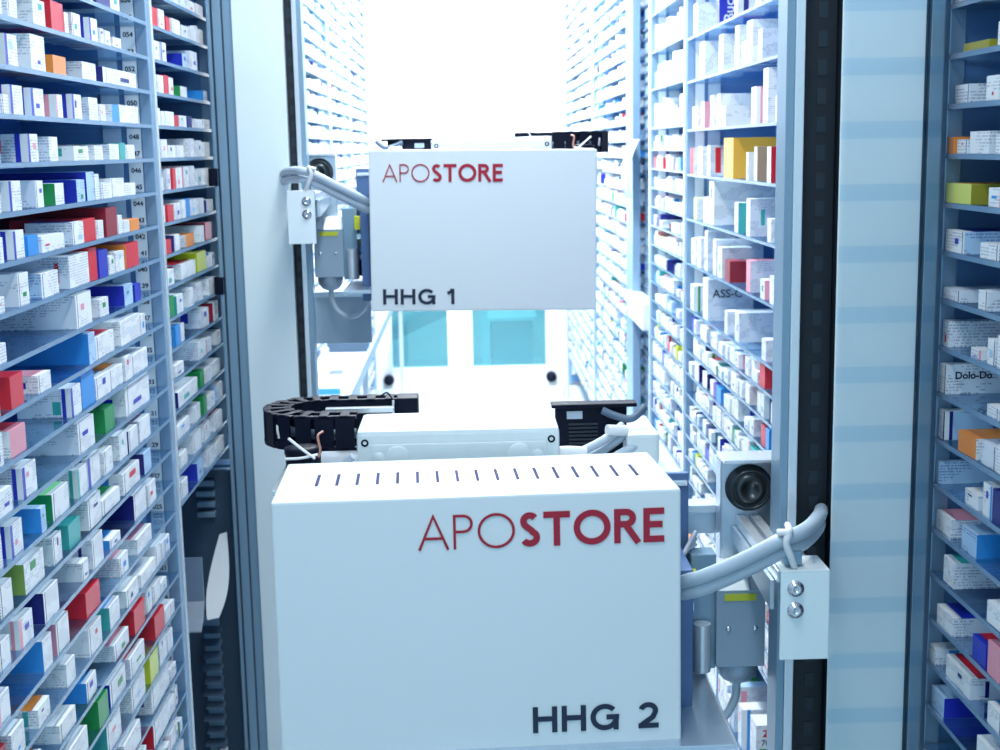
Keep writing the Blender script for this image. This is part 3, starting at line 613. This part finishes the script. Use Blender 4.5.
def carton_mesh(name, geos):
    me = bpy.data.meshes.new(name); vs = []; fs = []; mi = []; uvs = []; mats = []
    idx = {}
    for g in geos:
        for L, m, U in g:
            if m.name not in idx: idx[m.name] = len(mats); mats.append(m)
            fs.append(list(range(len(vs), len(vs) + 4))); vs += [tuple(v) for v in L]; uvs += U; mi.append(idx[m.name])
    me.from_pydata(vs, [], fs)
    for m in mats: me.materials.append(m)
    me.polygons.foreach_set('material_index', mi)
    ul = me.uv_layers.new(name='UVMap')
    ul.data.foreach_set('uv', [a for u in uvs for a in u])
    me.update(); return me

# which cartons does the view show largest?
bv, bf, owner = [], [], []
for i, c in enumerate(CART):
    for L, m, U in carton_geo(c, None, True):
        bf.append(list(range(len(bv), len(bv) + 4))); bv += [tuple(v) for v in L]; owner.append(i)
def occ(x0, x1, y0, y1, z0, z1):
    m = MB().box(x0, x1, y0, y1, z0, z1, M_white); o = len(bv); bv.extend(m.v); bf.extend([[o + k for k in f] for f in m.f]); owner.extend([-1] * 6)
occ(-.25, .26, 1.6, 1.83, .83, 1.18); occ(-.21, .295, 3., 3.23, 1.245, 1.597)
occ(.415, .619, 1.72, 1.84, 0, 2.6); occ(-.594, -.365, 3.12, 3.24, 0, 2.6)
tree = BVHTree.FromPolygons(bv, bf)
for i, c in enumerate(CART):
    sg = c['sg']; w = c['y1'] - c['y0']; tot = vis = 0
    pts = []
    for a in (.12, .5, .88):
        for b in (.15, .5, .85):
            pts.append((Vector((c['x'] + sg * .0005, c['y0'] + w * a, c['z'] + c['h'] * b)), 0))
            pts.append((Vector((c['x'] - sg * c['d'] * a, c['y0'] - .0005, c['z'] + c['h'] * b)), 1))
            pts.append((Vector((c['x'] - sg * c['d'] * a, c['y0'] + w * b, c['z'] + c['h'] + .0005)), 2))
    def area(Pq):
        q = [project(p) for p in Pq]
        return abs(sum(q[k][0] * q[(k + 1) % 4][1] - q[(k + 1) % 4][0] * q[k][1] for k in range(4))) / 2
    x, d, h, z, y0, y1 = c['x'], c['d'], c['h'], c['z'], c['y0'], c['y1']
    AR = [area([Vector((x, y0, z)), Vector((x, y1, z)), Vector((x, y1, z + h)), Vector((x, y0, z + h))]),
          area([Vector((x, y0, z)), Vector((x - sg * d, y0, z)), Vector((x - sg * d, y0, z + h)), Vector((x, y0, z + h))]),
          area([Vector((x, y0, z + h)), Vector((x, y1, z + h)), Vector((x - sg * d, y1, z + h)), Vector((x - sg * d, y0, z + h))]) if z + h < EYE else 0]
    score = 0
    for p, k in pts:
        if AR[k] == 0: continue
        q = project(p)
        if not (0 <= q[0] <= 1000 and 0 <= q[1] <= 750): continue
        dv = (EYEV - p); L = dv.length
        if tree.ray_cast(p, dv / L, L)[0] is None: score += AR[k] / 9
    c['score'] = score
order = sorted(range(len(CART)), key=lambda i: -CART[i]['score'])
MAXI = 300
ind = set(order[:MAXI])
print('cartons', len(CART), 'visible', sum(c['score'] > 3 for c in CART), 'smallest individual', CART[order[min(MAXI, len(order)) - 1]]['score'])

ORD = ['', 'first', 'second', 'third', 'fourth', 'fifth', 'sixth', 'seventh', 'eighth', 'ninth', 'tenth', 'eleventh', 'twelfth', 'thirteenth', 'fourteenth', 'fifteenth', 'sixteenth', 'seventeenth', 'eighteenth', 'nineteenth', 'twentieth', 'twenty-first', 'twenty-second', 'twenty-third', 'twenty-fourth', 'twenty-fifth', 'twenty-sixth', 'twenty-seventh', 'twenty-eighth']
GRP = {'A': 'medicine cartons on the left rack by the number column', 'B': 'medicine cartons on the left rack behind the number column', 'C': 'medicine cartons on the far right rack', 'D': 'medicine cartons on the right rack behind the mast'}
rows = {}
for i in ind: rows.setdefault((CART[i]['bay'], CART[i]['row']), []).append(i)
bays = {}
for b, r in rows: bays.setdefault(b, []).append(r)
for b in bays:  # top shelf first
    bays[b].sort(key=lambda r: -CART[rows[(b, r)][0]]['z'])
LAB = {'A': 'at the number column', 'B': 'beside left mast', 'C': 'at right edge', 'D': 'behind right mast', 'E': 'before slatted lift', 'G': 'past slatted lift', 'H': 'by end wall', 'L0': 'past left mast'}
def describe(c):
    e, s_ = CNAME[c['ec']], CNAME[c['sc']]
    if c['note'] == 'Buc': return 'deep blue carton with white BUC lettering'
    if c['note'] == 'ASS-C': return 'white carton printed ASS-C'
    if c['note'] == 'Dolo-Do': return 'pale carton printed Dolo-Do'
    if c['note'] == '701': return 'tall white carton printed 701'
    if c['tp']: return '%s carton, %s top' % (e, CNAME[c['tp']])
    if c['st']: return '%s carton, %s edge' % (e, CNAME[c['st']])
    if s_ != e: return '%s carton, %s side' % (e, s_)
    return 'plain %s carton' % e if e == 'white' else '%s carton' % e
for (b, r), ids in rows.items():
    ids.sort(key=lambda i: -CART[i]['y0'])   # far end first
    for k, i in enumerate(ids):
        c = CART[i]
        me = carton_mesh('medicine_carton', [carton_geo(c, None, False)])
        o = bpy.data.objects.new('medicine_carton', me); COL.objects.link(o)
        w_ = c['y1'] - c['y0']
        o.location = (c['x'] - c['sg'] * c['d'] / 2, c['y0'] + w_ / 2, c['z'] + .0002)
        if b == 'A': pos = '%s from the number column on shelf %03d' % (ORD[k + 1], 47 + 2 * r)
        else: pos = '%s from far end, %s shelf down %s' % (ORD[k + 1], ORD[bays[b].index(r) + 1], LAB.get(b, 'far along aisle'))
        lb = describe(c) + ', ' + pos
        if len(lb.split()) > 16: lb = lb.replace(' side,', ',').replace('pale blue', 'blue').replace('deep blue', 'blue').replace('bright blue', 'blue')
        if len(lb.split()) > 16: lb = lb.replace('olive green', 'olive').replace('from far end, ', 'along, ')
        tag(o, lb, 'box', GRP.get(b, 'medicine cartons farther down the aisle'))
        if c['note']:
            spec = {'Buc': (.036, 'v', CM['W']), '701': (.020, 'h', M_ink), 'ASS-C': (.030, 'h', M_ink), 'Dolo-Do': (.0135, 'h', M_ink), 'almex': (.013, 'v', CM['R'])}[c['note']]
            vs, fs = text_geo(c['note'], spec[0], .0004)
            wd = max(v[0] for v in vs); hd = max(v[1] for v in vs)
            # lettering lies on the side facing along the aisle
            mb = MB(); yy = -w_ / 2 - .0008
            if spec[1] == 'h':
                x0 = (-c['d'] / 2 + .012) if c['sg'] < 0 else (-wd / 2); z0 = c['h'] - hd - (.026 if c['note'] == 'ASS-C' else .035 if c['note'] == '701' else .009)
                mb.add([(v[0] + x0, yy, v[1] + z0) for v in vs], fs, spec[2])
            else:
                x0 = -c['d'] / 2 + .036 if c['note'] == 'Buc' else c['d'] / 2 - .016
                z0 = .0 + (c['h'] - wd) / 2 if c['note'] != 'Buc' else .004
                mb.add([(x0 - v[1], yy, v[0] + z0) for v in vs], fs, spec[2])
            if c['note'] == '701':
                v2, f2 = text_geo('Z', .022, .001); mb.add([(v[0] + x0 + .004, yy, v[1] + z0 + .022) for v in v2], f2, CM['R'])
                mb.add([(x0 - .003, yy, z0 - .012), (x0 + wd + .004, yy, z0 - .012), (x0 + wd + .004, yy, z0 - .007), (x0 - .003, yy, z0 - .007)], [(0, 1, 2, 3)], CM['G'])
            t = mb.build('lettering', o, fix=False)
rest = [i for i in range(len(CART)) if i not in ind]
me = carton_mesh('distant_medicine_cartons', [carton_geo(CART[i], None, True) for i in rest])
o = bpy.data.objects.new('distant_medicine_cartons', me); COL.objects.link(o)
tag(o, 'mass of small mostly white medicine cartons filling the distant rack shelves', 'boxes', kind='stuff')

# ------------------------------------------------------------------ masts
def mast(name, y, segs, side, label, refl_bands=None):
    """segs: list of (part, x0, x1, y offset front, material)"""
    xs = [q[1] for q in segs] + [q[2] for q in segs]
    b = Vector(((min(xs) + max(xs)) / 2, y + .06, 0))
    e = empty(name, b, label, 'mast', 'vertical masts of the picking robots')
    for part, x0, x1, dy, m, *dep in segs:
        o = MB().box(x0, x1, y + dy, y + (dep[0] if dep else .12), .02, 2.68, m, .0012).build(part, e, loc=-b)
        if part == 'belt':
            t = MB(); z = .1; n = 0
            while z < 2.6:
                cx = x0 + (x1 - x0) * .60; t.box(cx - .006, cx + .006, y + dy - .0012, y + dy + .001, z, z + .02, M_belt2); z += .036
            t.build('belt_teeth', o)
    if refl_bands:  # added sheet whose tinted stripes stand in for reflections across the mast
        g0, g1, zc0, per, hb = refl_bands
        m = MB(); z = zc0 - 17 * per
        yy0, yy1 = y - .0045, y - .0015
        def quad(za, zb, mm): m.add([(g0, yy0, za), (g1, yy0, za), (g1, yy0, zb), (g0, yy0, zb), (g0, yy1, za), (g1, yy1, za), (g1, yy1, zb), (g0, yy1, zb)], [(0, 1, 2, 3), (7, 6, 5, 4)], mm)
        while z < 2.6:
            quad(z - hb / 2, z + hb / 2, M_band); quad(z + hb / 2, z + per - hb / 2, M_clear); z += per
        m.build('reflection_bands', e, loc=-b, fix=False)
    return e
M_band = pane('reflection_dark_band', (.93, .965, .986), .0, (.5, .7, .8), .1, .0)  # dark gaps of the reflection, put in as tint
M_clear = pane('reflection_band_gap', (.995, .998, .999), .0, (.5, .7, .8), .1, .0)
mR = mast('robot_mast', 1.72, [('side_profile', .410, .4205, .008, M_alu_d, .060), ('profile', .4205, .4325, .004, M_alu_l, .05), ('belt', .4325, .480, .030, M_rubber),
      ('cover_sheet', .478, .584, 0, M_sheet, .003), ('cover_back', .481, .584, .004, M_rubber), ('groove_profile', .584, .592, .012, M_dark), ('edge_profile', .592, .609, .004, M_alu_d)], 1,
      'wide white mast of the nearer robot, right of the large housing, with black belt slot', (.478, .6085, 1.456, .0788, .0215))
mL = mast('robot_mast', 3.12, [('edge_profile', -.574, -.566, .004, M_alu_d), ('groove_profile', -.566, -.561, .012, M_dark), ('edge_profile', -.561, -.542, .004, M_alu_d), ('groove_profile', -.542, -.538, .010, M_dark), ('edge_profile', -.538, -.517, .006, M_alu_d),
      ('cover_sheet', -.517, -.402, 0, M_sheet), ('belt', -.402, -.383, .02, M_rubber), ('profile', -.383, -.372, .004, M_alu_l, .05), ('side_profile', -.372, -.362, .008, M_alu_d, .06)], -1,
      'white mast of the farther robot, left of the smaller housing, beside the left rack')
for z in (1.545, 1.295):
    MB().cyl((-.577, 3.13, z - .02), (-.577, 3.13, z + .02), .012, M_black).build('cable_clip', mL, loc=-mL.location)

# ------------------------------------------------------------------ gripper heads
def head(s, O, rot, number, label):
    e = empty('gripper_head', O, label, 'robot', 'gripper heads of the picking robots')
    mir = s < 0
    K = [0.]
    def P(mb, name, par=None, **k): return mb.build(name, par or e, mirror=mir, loc=(0, 0, 0 if par else K[0]), **k)
    # housing: folded sheet cover, open at the back, tilted a little as it hangs
    W, D, H, t = .2525, .235, .35 if s > 0 else .358, .004
    hb = MB().box(-W, W, 0, D, -H, 0, M_white, .0035)
    ho = hb.build('housing', e, rot=rot)
    sl = MB()
    for i in range(17):
        x = -.203 + i * .4155 / 16; sl.box(x - .0021, x + .0021, .083, .152, -.001, .0005, M_slot)
    sl.build('vent_slots', ho)
    if s > 0:
        lettering('maker_lettering', [('APO', .075), ('STORE', .185)], -.0745, -.0665, .0435, .310, ho, M_red)
        lettering('unit_lettering', [('HHG', .19), (' ', .1), ('2', .19)], .063, -.309, .034, .166, ho, M_ink)
    else:
        lettering('maker_lettering', [('APO', .075), ('STORE', .185)], -.2225, -.0705, .039, .270, ho, M_red)
        lettering('unit_lettering', [('HHG', .19), (' ', .1), ('1', .19)], -.226, -.3425, .0345, .166, ho, M_ink)
    # carrier plate behind the housing
    P(MB().box(-.29, .30, .245, .62, -.058, -.050, M_alu_l, .002), 'carrier_plate')
    P(MB().box(.252, .302, .25, .262, -.19, -.040, M_plate, .002), 'side_plate')
    P(MB().box(-.22, .29, .5, .62, -.050, -.03, M_white, .003), 'carrier_rail')
    # junction box
    jb = P(MB().box(-.170, .120, .270, .402, -.050, .0275, M_box, .008), 'junction_box')
    m = MB()
    m.box(-.150, .100, .266, .271, -.046, .008, M_box, .002); P(m, 'front_plate', jb)
    for x in (-.158, .108): P(MB().lathe((x, .271, .010), (0, -1, 0), [(.0055, 0), (.0055, .002), (.003, .002), (.0028, .0008), (0, .0008)], M_black, 14), 'screw', jb)
    for x, r in ((-.138, .0075), (-.112, .0165), (.062, .0165), (.088, .0075), (-.028, .006)):
        P(MB().lathe((x, .2665, -.012 if r > .007 else -.006 if x != -.028 else -.035), (0, -1, 0), [(r + .0015, 0), (r + .0015, .0015), (r, .0022), (r * .8, .0035), (0, .004)], M_box, 20), 'knockout_cap', jb)
    # energy chain lying flat in a loop
    path = [(-.172 - .028 * i, .345) for i in range(4)]
    cx, cy, R = -.236, .41, .065
    path = [(-.176, .345), (-.206, .345)] + [(cx - R * math.sin(a), cy - R * math.cos(a)) for a in [math.pi * k / 8 for k in range(9)]] + [(-.206 + .029 * i, .475) for i in range(4)]
    ch = MB()
    for i in range(len(path) - 1):
        a, b = Vector((*path[i], 0)), Vector((*path[i + 1], 0)); d = (b - a); L = d.length; d.normalize(); n = Vector((-d.y, d.x, 0))
        M = Matrix(((d.x, n.x, 0, (a.x + b.x) / 2), (d.y, n.y, 0, (a.y + b.y) / 2), (0, 0, 1, .013), (0, 0, 0, 1)))
        for z0, z1 in ((-.026, -.021), (.021, .026)):
            ch.box(-L * .56, L * .56, -.021, -.010, z0, z1, M_black, .0015, M); ch.box(-L * .56, L * .56, .010, .021, z0, z1, M_black, .0015, M)
            ch.box(-L * .2, L * .25, -.021, .021, z0 + .001, z1 + .0008, M_black, .001, M)
        ch.box(-L * .5, L * .5, -.0205, -.0175, -.024, .024, M_black, 0, M); ch.box(-L * .46, L * .46, .0175, .0205, -.024, .024, M_black, 0, M)
    P(ch, 'energy_chain')
    P(MB().tube([(-.176, .348, .008), (-.24, .348, .008), (-.296, .41, .008), (-.24, .472, .008), (-.12, .475, .01)], .0075, M_cable_d), 'chain_cable')
    eb = MB(); eb.box(-.122, -.088, .452, .498, -.016, .040, M_black, .003); P(eb, 'chain_bracket')
    P(MB().tube([(-.126, .449, -.016), (-.1265, .447, .014), (-.126, .449, .038)], .0018, M_tie, 8), 'cable_tie')
    P(MB().tube([(-.126, .449, .038), (-.135, .447, .050), (-.146, .450, .044)], .0013, M_black, 8), 'cable_tie')
    P(MB().box(-.23, -.125, .43, .445, .022, .030, M_alu_l, .001), 'flat_bar')
    mo = P(MB().lathe((-.246, .270, -.050), (0, 0, 1), [(0, 0), (.0275, 0), (.0275, .012), (.025, .014), (.025, .046), (.0265, .048), (.0265, .056), (.014, .058), (0, .058)], M_black), 'small_motor')
    P(MB().tube([(-.262, .240, .026), (-.245, .238, .012), (-.226, .240, -.004)], .0020, M_tie, 8), 'cable_tie')
    P(MB().tube([(-.268, .242, -.004), (-.246, .2405, -.003), (-.222, .244, .001)], .0020, M_tie, 8), 'cable_tie'); tb = MB(); tb.tube([(-.216, .262, .030), (-.222, .250, .026), (-.219, .247, .008), (-.222, .248, -.004)], .0018, mat('copper_tie', (.5, .25, .18), .4), 8)
    P(tb, 'copper_tie')
    P(MB().tube([(-.290, .36, .028), (-.292, .345, .02), (-.290, .345, .004)], .0018, M_tie, 8), 'cable_tie')
    P(MB().tube([(-.20, .29, -.046), (-.193, .282, -.028), (-.176, .276, -.010)], .0055, M_cable), 'cable')
    P(MB().tube([(-.214, .26, -.03), (-.20, .262, -.046), (-.19, .27, -.044)], .003, M_tie, 8), 'plug_wire')
    P(MB().box(-.206, -.194, .252, .262, -.050, -.030, M_tie, .002), 'plug')
    # chain trough on the mast side
    tr = MB(); tr.box(.124, .235, .428, .440, -.050, .026, M_black, .003); tr.box(.118, .250, .420, .452, .024, .030, M_black, .002)
    for i in range(6): tr.box(.145, .19, .4255, .4285, -.034 + i * .006, -.031 + i * .006, M_belt2)
    tr = P(tr, 'chain_trough')
    P(MB().box(.142, .166, .4262, .4285, .006, .018, M_gstrip), 'type_plate', tr)
    for a in ([(.124, .33, -.030), (.15, .335, -.027), (.19, .35, -.012), (.222, .37, .006)], [(.124, .35, -.042), (.16, .35, -.040), (.195, .36, -.026), (.226, .372, -.008)], [(.15, .32, -.046), (.19, .33, -.040), (.225, .35, -.028), (.25, .36, -.02)]):
        P(MB().tube(a, .0068, M_cable), 'cable')
    P(MB().tube([(.12, .32, -.02), (.14, .325, -.021), (.162, .33, -.024)], .0075, M_tie), 'connector_sleeve')
    m = MB().box(.225, .275, .35, .40, -.048, -.004, M_box, .006); m.cyl((.226, .36, .0), (.196, .35, .004), .008, M_tie); P(m, 'connector_block')
    P(MB().tube([(.196, .42, .02), (.215, .415, .012), (.24, .41, .008), (.262, .42, .024)], .006, M_cable_d), 'cable')
    # belt pulley
    K[0] = 0. if s > 0 else .018
    pb = MB().box(.350, .432, .262, .300, -.185, -.026, M_alu, .003); pb = P(pb, 'pulley_block')
    P(MB().box(.350, .432, .240, .300, -.026, -.021, M_alu_l, .001), 'top_plate', pb)
    P(MB().lathe((.390, .262, -.066), (0, -1, 0), [(.034, 0), (.034, .004), (.031, .006), (.029, .016), (.0265, .018), (.0265, .013), (.022, .011), (.021, .016), (.012, .016), (.010, .010), (0, .010)], mat('dark_pulley', (.06, .075, .085), .3, .6), 36), 'pulley', pb)
    # two rails towards the bracket
    for x0, x1 in ((.372, .386), (.392, .406)):
        P(MB().box(x0, x1, .0, .262, -.122, -.106, M_alu_l, .0015), 'guide_rail')
    P(MB().prism([(.012, -.160), (.012, -.122), (.26, -.122), (.26, -.142)], 'x', .366, .371, M_alu), 'brace')
    # bracket
    bp = MB().box(.373, .4335, -.016, -.011, -.217, -.1035, M_sheet, .001); bp.box(.373, .4335, -.016, .045, -.105, -.101, M_white, .001)
    bp = P(bp, 'bracket_plate')
    for z in (-.124, -.152):
        P(MB().lathe((.391, -.016, z), (0, -1, 0), [(.0105, 0), (.0105, .0018), (.0068, .0018), (.0068, .0065), (.0035, .0065), (.003, .003), (0, .003)], M_screw, 18), 'bolt', bp)
    P(MB().box(.380, .402, -.004, .03, -.098, -.080, M_alu_d, .002), 'clamp_block')
    P(MB().box(.412, .431, -.011, .124, -.20, -.115, M_alu, .002), 'standoff')
    # drive motor
    dm = MB().prism([(.200, -.312), (.200, -.198), (.228, -.172), (.262, -.172), (.262, -.312)], 'x', .334, .403, M_steel)
    dm = P(dm, 'drive_motor')
    P(MB().prism([(.1985, -.1985), (.2275, -.1705), (.262, -.1705), (.262, -.1725), (.229, -.1725), (.200, -.200)], 'x', .337, .380, M_white), 'top_cover', dm)
    P(MB().box(.345, .390, .1985, .2005, -.214, -.204, M_yel), 'warning_sticker', dm)
    for x in (.351, .389): P(MB().lathe((x, .200, -.255), (0, -1, 0), [(.004, 0), (.004, .002), (.002, .003), (0, .003)], M_screw, 12), 'screw', dm)
    P(MB().lathe((.370, .232, -.312), (0, 0, -1), [(.030, 0), (.030, .010), (.028, .020), (.021, .029), (.011, .034), (0, .036)], M_steel), 'cable_gland', dm)
    P(MB().tube([(.370, .232, -.346), (.368, .232, -.372), (.354, .23, -.398), (.330, .23, -.411), (.305, .23, -.405), (.285, .23, -.38), (.272, .24, -.33)], .0062, M_cable), 'loop_cable')
    # mast cable pair
    for dz, dy in ((0, 0), (-.019, .008)):
        P(MB().tube([(.463, .140 + dy, -.068 + dz), (.442, .075 + dy, -.059 + dz), (.408, .010 + dy, -.057 + dz), (.373, -.004 + dy, -.066 + dz), (.329, .0 + dy, -.090 + dz), (.285, .014 + dy, -.114 + dz), (.262, .04 + dy, -.130 + dz)], .0092, M_cable), 'mast_cable')
    P(MB().tube([(.3815, -.017, -.052), (.378, -.018, -.066), (.386, -.014, -.086), (.392, -.004, -.100)], .0045, M_tie, 8), 'cable_tie'); tb = MB(); tb.tube([(.370, -.008, -.054), (.3815, -.016, -.051), (.386, .01, -.050)], .0045, M_tie, 8)
    P(tb, 'cable_tie')
    # gripper frame and table
    P(MB().box(.264, .284, .10, .30, -.36, -.135, M_plate, .002), 'gripper_frame')
    P(MB().box(.25, .365, .30, .34, -.113, -.102, M_alu_l, .001), 'cross_bar'); P(MB().box(.25, .365, .305, .34, -.146, -.114, M_alu, .001), 'cross_plate')
    for k in range(3): P(MB().cyl((.262, .16 + .03 * k, -.165 - .012 * k), (.312, .25, -.128 - .008 * k), .0035, M_alu_l), 'tie_rod')
    P(MB().cyl((.313, .2, -.316), (.313, .2, -.246), .013, M_alu_l), 'roller')
    P(MB().box(.30, .336, .215, .25, -.32, -.15, M_alu_d, .002), 'roller_mount')
    P(MB().box(.29, .305, .19, .21, -.20, -.168, M_yel, .001), 'warning_sticker')
    P(MB().box(.284, .300, .185, .2, -.222, -.21, M_screw, .001), 'sensor')
    tb = P(MB().box(-.20, .318, -.02 if s > 0 else .01, .75, -.333, -.326, M_alu, .001), 'gripper_table')
    P(MB().box(.3175, .3195, -.02 if s > 0 else .01, .75, -.335, -.324, M_alu_l), 'table_edge', tb)
    return e
h2 = head(1, (.007, 1.6, 1.179), (math.radians(-1.6), 0, math.radians(2.4)), 2, 'large white housing printed HHG 2 in the foreground, with its cables and black energy chain')
h1 = head(-1, (.041, 3.0, 1.597), (0, math.radians(.8), 0), 1, 'smaller white housing printed HHG 1, farther down the aisle at eye level')
# the farther head carries a deep sheet-metal platform and a drive box on its mast side
MB().box(-.424, -.276, .27, .50, -.350, -.336, M_alu, .002).build('platform', h1)
MB().box(-.420, -.280, .30, .31, -.468, -.350, M_steel, .002).build('platform_skirt', h1)
m = MB().box(-.332, -.258, .28, .36, -.245, -.165, M_steel, .003); m.box(-.32, -.258, .279, .281, -.30, -.255, M_black); m.box(-.338, -.25, .27, .38, -.258, -.246, M_alu_l, .002)
db = m.build('drive_box', h1)
MB().box(-.303, -.292, .2785, .2805, -.222, -.204, M_yel).build('warning_sticker', db)

# ------------------------------------------------------------------ slatted lift between the right racks
e = empty('slatted_lift', (.70, 4.9, 0), 'vertical lift with slatted belt and pale side profile between the right racks', 'lift')
L_ = -e.location
MB().box(.622, .652, 5.02, 5.215, 0, 2.62, M_post, .003).build('side_profile', e, loc=L_)
m = MB().box(.668, .672, 4.62, 5.02, .2, 2.6, M_alu_d)
z = .25
while z < 2.55: m.box(.660, .668, 4.62, 5.02, z, z + .008, M_dark); z += .034 if int(z * 100) % 3 else .05
m.build('slatted_belt', e, loc=L_)
MB().box(.628, .648, 4.585, 4.615, 0, 2.62, M_post, .003).build('side_profile', e, loc=L_)
# curved flap
def flap(name, c, w0, h, axis, m, par=None, n=12):
    pass
fl = MB(); vs = []
for i in range(13):
    t = i / 12; z = 1.62 - .21 * t; wd = .115 * math.cos(t * 1.35); bul = .035 * math.sin(t * 2.6)
    vs += [(.62 - bul, 4.93 - wd * .9, z), (.605 - bul, 4.93, z), (.62 - bul, 4.93 + wd, z)]
n_ = len(vs); vs2 = vs + [(x + .003, y, z) for x, y, z in vs]
fs = []
for i in range(12):
    for k in range(2):
        a = i * 3 + k; fs += [(a, a + 1, a + 4, a + 3), (n_ + a, n_ + a + 3, n_ + a + 4, n_ + a + 1)]
fl.add(vs2, fs, M_white, True).build('curved_flap', e, loc=L_)
MB().box(.612, .66, 4.66, 5.10, .955, 1.055, M_white, .006).build('end_box', e, loc=L_)

# ------------------------------------------------------------------ machine recess under the left rack
e = empty('return_chute', (-.72, 2.95, 0), 'dark machine recess with ribbed rail, below the lowest shelf by the left mast', 'chute')
L_ = -e.location
MB().box(-.84, -.83, 2.66, 3.2, .02, .84, M_dark).build('back_sheet', e, loc=L_)
MB().box(-.83, -.578, 3.19, 3.2, .02, .84, M_dark).build('end_sheet', e, loc=L_)
m = MB()
for k in range(4): m.box(-.668, -.624, 3.17, 3.19, .805 - k * .026, .819 - k * .026, M_alu_d, .002)
m.build('vent_bars', e, loc=L_)
m = MB().box(-.655, -.620, 3.11, 3.13, .10, .50, M_alu_d)
for k in range(12): m.prism([(3.085, .112 + k * .032), (3.11, .122 + k * .032), (3.112, .117 + k * .032), (3.11, .110 + k * .032)], 'x', -.662 + .006 * (k % 2), -.612, M_dark)
m.build('ribbed_rail', e, loc=L_)
MB().prism([(2.880, .716), (2.884, .716), (2.884, .612), (2.862, .578), (2.830, .560), (2.828, .564), (2.858, .582), (2.880, .615)], 'x', -.662, -.602, M_alu).build('cover_plate', e, loc=L_)
m = MB(); vs = []
for i in range(13):
    t = i / 12; z = .69 - .155 * t - .02 * math.sin(math.pi * t); wd = .003 + .022 * math.sin(math.pi * (.06 + .8 * t)); yc = 3.15 - .17 * t
    vs += [(-.606 - wd, yc, z), (-.602 + wd * .8, yc + .004, z + .004)]
n_ = len(vs); vs2 = vs + [(x, y + .003, z) for x, y, z in vs]; fs = []
for i in range(12): a = i * 2; fs += [(a, a + 1, a + 3, a + 2), (n_ + a, n_ + a + 2, n_ + a + 3, n_ + a + 1)]
m.add(vs2, fs, M_white, True).build('bent_flap', e, loc=L_)
MB().box(-.63, -.612, 3.09, 3.11, .125, .165, M_tie, .003).build('switch', e, loc=L_)
MB().box(-.72, -.60, 2.7, 3.18, .02, .08, M_alu_d, .003).build('base_rail', e, loc=L_)

# ------------------------------------------------------------------ transfer tray low on the left, beyond the farther mast
e = empty('transfer_tray', (-.45, 4.5, .74), 'open white transfer tray with grey side rails, low behind the platform on the left', 'tray')
L_ = -e.location
MB().box(-.575, -.405, 4.0, 5.4, .785, .792, M_white).build('tray_floor', e, loc=L_)
for x in (-.405, -.582): MB().box(x, x + .016, 3.9, 8.3 if x > -.5 else 5.4, .77, .815, M_alu_d if x > -.5 else M_alu_l, .003).build('side_rail', e, loc=L_)
MB().box(-.575, -.405, 5.4, 5.42, .77, .83, M_dark).build('end_plate', e, loc=L_)
for yy in (4.05, 5.3, 8.2): MB().box(-.428, -.405, yy, yy + .03, 0, .785, M_alu).build('leg', e, loc=L_)

m = MB().box(-.09, .045, -.20, .20, .0, .035, CM['W']); m.box(-.088, .043, -.2005, .12, .004, .024, CM['c']); m.box(-.02, .03, .02, .12, .0352, .036, M_dark)
tag(m.build('flat_carton', loc=(-.475, 4.62, .793)), 'flat white and blue carton lying in the low white transfer tray', 'box')
# ------------------------------------------------------------------ lamps and light
def lamp(y, power, ln=1.0):
    e = empty('ceiling_lamp', (0, y, 2.75), 'white ceiling strip lamp above the aisle, %.1f metres in' % y, 'lamp', 'ceiling strip lamps')
    MB().box(-.12, .12, -ln / 2, ln / 2, -.05, 0, M_white, .006).build('lamp_housing', e)
    MB().box(-.1, .1, -ln / 2 + .02, ln / 2 - .02, -.056, -.05, emit('lamp_diffuser', (.9, .97, 1.), 3.)).build('diffuser', e)
    ld = bpy.data.lights.new('lamp_light', 'AREA'); ld.shape = 'RECTANGLE'; ld.size = .2; ld.size_y = ln - .05; ld.energy = power; ld.color = (.91, .97, 1.)
    lo = bpy.data.objects.new('lamp_light', ld); COL.objects.link(lo); lo.parent = e; lo.location = (0, 0, -.06)
for y, p in ((1.0, 15), (2.4, 20), (3.8, 48), (5.2, 70), (6.6, 80), (7.8, 64)): lamp(y, p)
ld = bpy.data.lights.new('next_room_light', 'AREA'); ld.size = .8; ld.energy = 9; ld.color = (.85, .97, 1.)
lo = bpy.data.objects.new('next_room_light', ld); COL.objects.link(lo); lo.location = (0, 9.2, 1.2)

wd = bpy.data.worlds.new('World'); S.world = wd; wd.use_nodes = True
nt = wd.node_tree; bg = nt.nodes['Background']; bg.inputs[1].default_value = 1.16
tc = nt.nodes.new('ShaderNodeTexCoord'); sx_ = nt.nodes.new('ShaderNodeSeparateXYZ'); rp = nt.nodes.new('ShaderNodeValToRGB')
nt.links.new(tc.outputs['Generated'], sx_.inputs[0])
ma = nt.nodes.new('ShaderNodeMath'); ma.operation = 'MULTIPLY_ADD'; ma.inputs[1].default_value = .5; ma.inputs[2].default_value = .5
nt.links.new(sx_.outputs[2], ma.inputs[0]); nt.links.new(ma.outputs[0], rp.inputs[0]); nt.links.new(rp.outputs[0], bg.inputs[0])
rp.color_ramp.elements[0].position = .30; rp.color_ramp.elements[0].color = (.18, .40, .60, 1)
rp.color_ramp.elements[1].position = .58; rp.color_ramp.elements[1].color = (.46, .76, .93, 1)

S.view_settings.view_transform = 'Standard'; S.view_settings.look = 'None'; S.view_settings.gamma = 1; S.view_settings.exposure = 0.
S.view_settings.use_curve_mapping = False
S.cycles.transparent_max_bounces = 32; S.cycles.max_bounces = 8; S.cycles.diffuse_bounces = 4; S.cycles.use_denoising = True
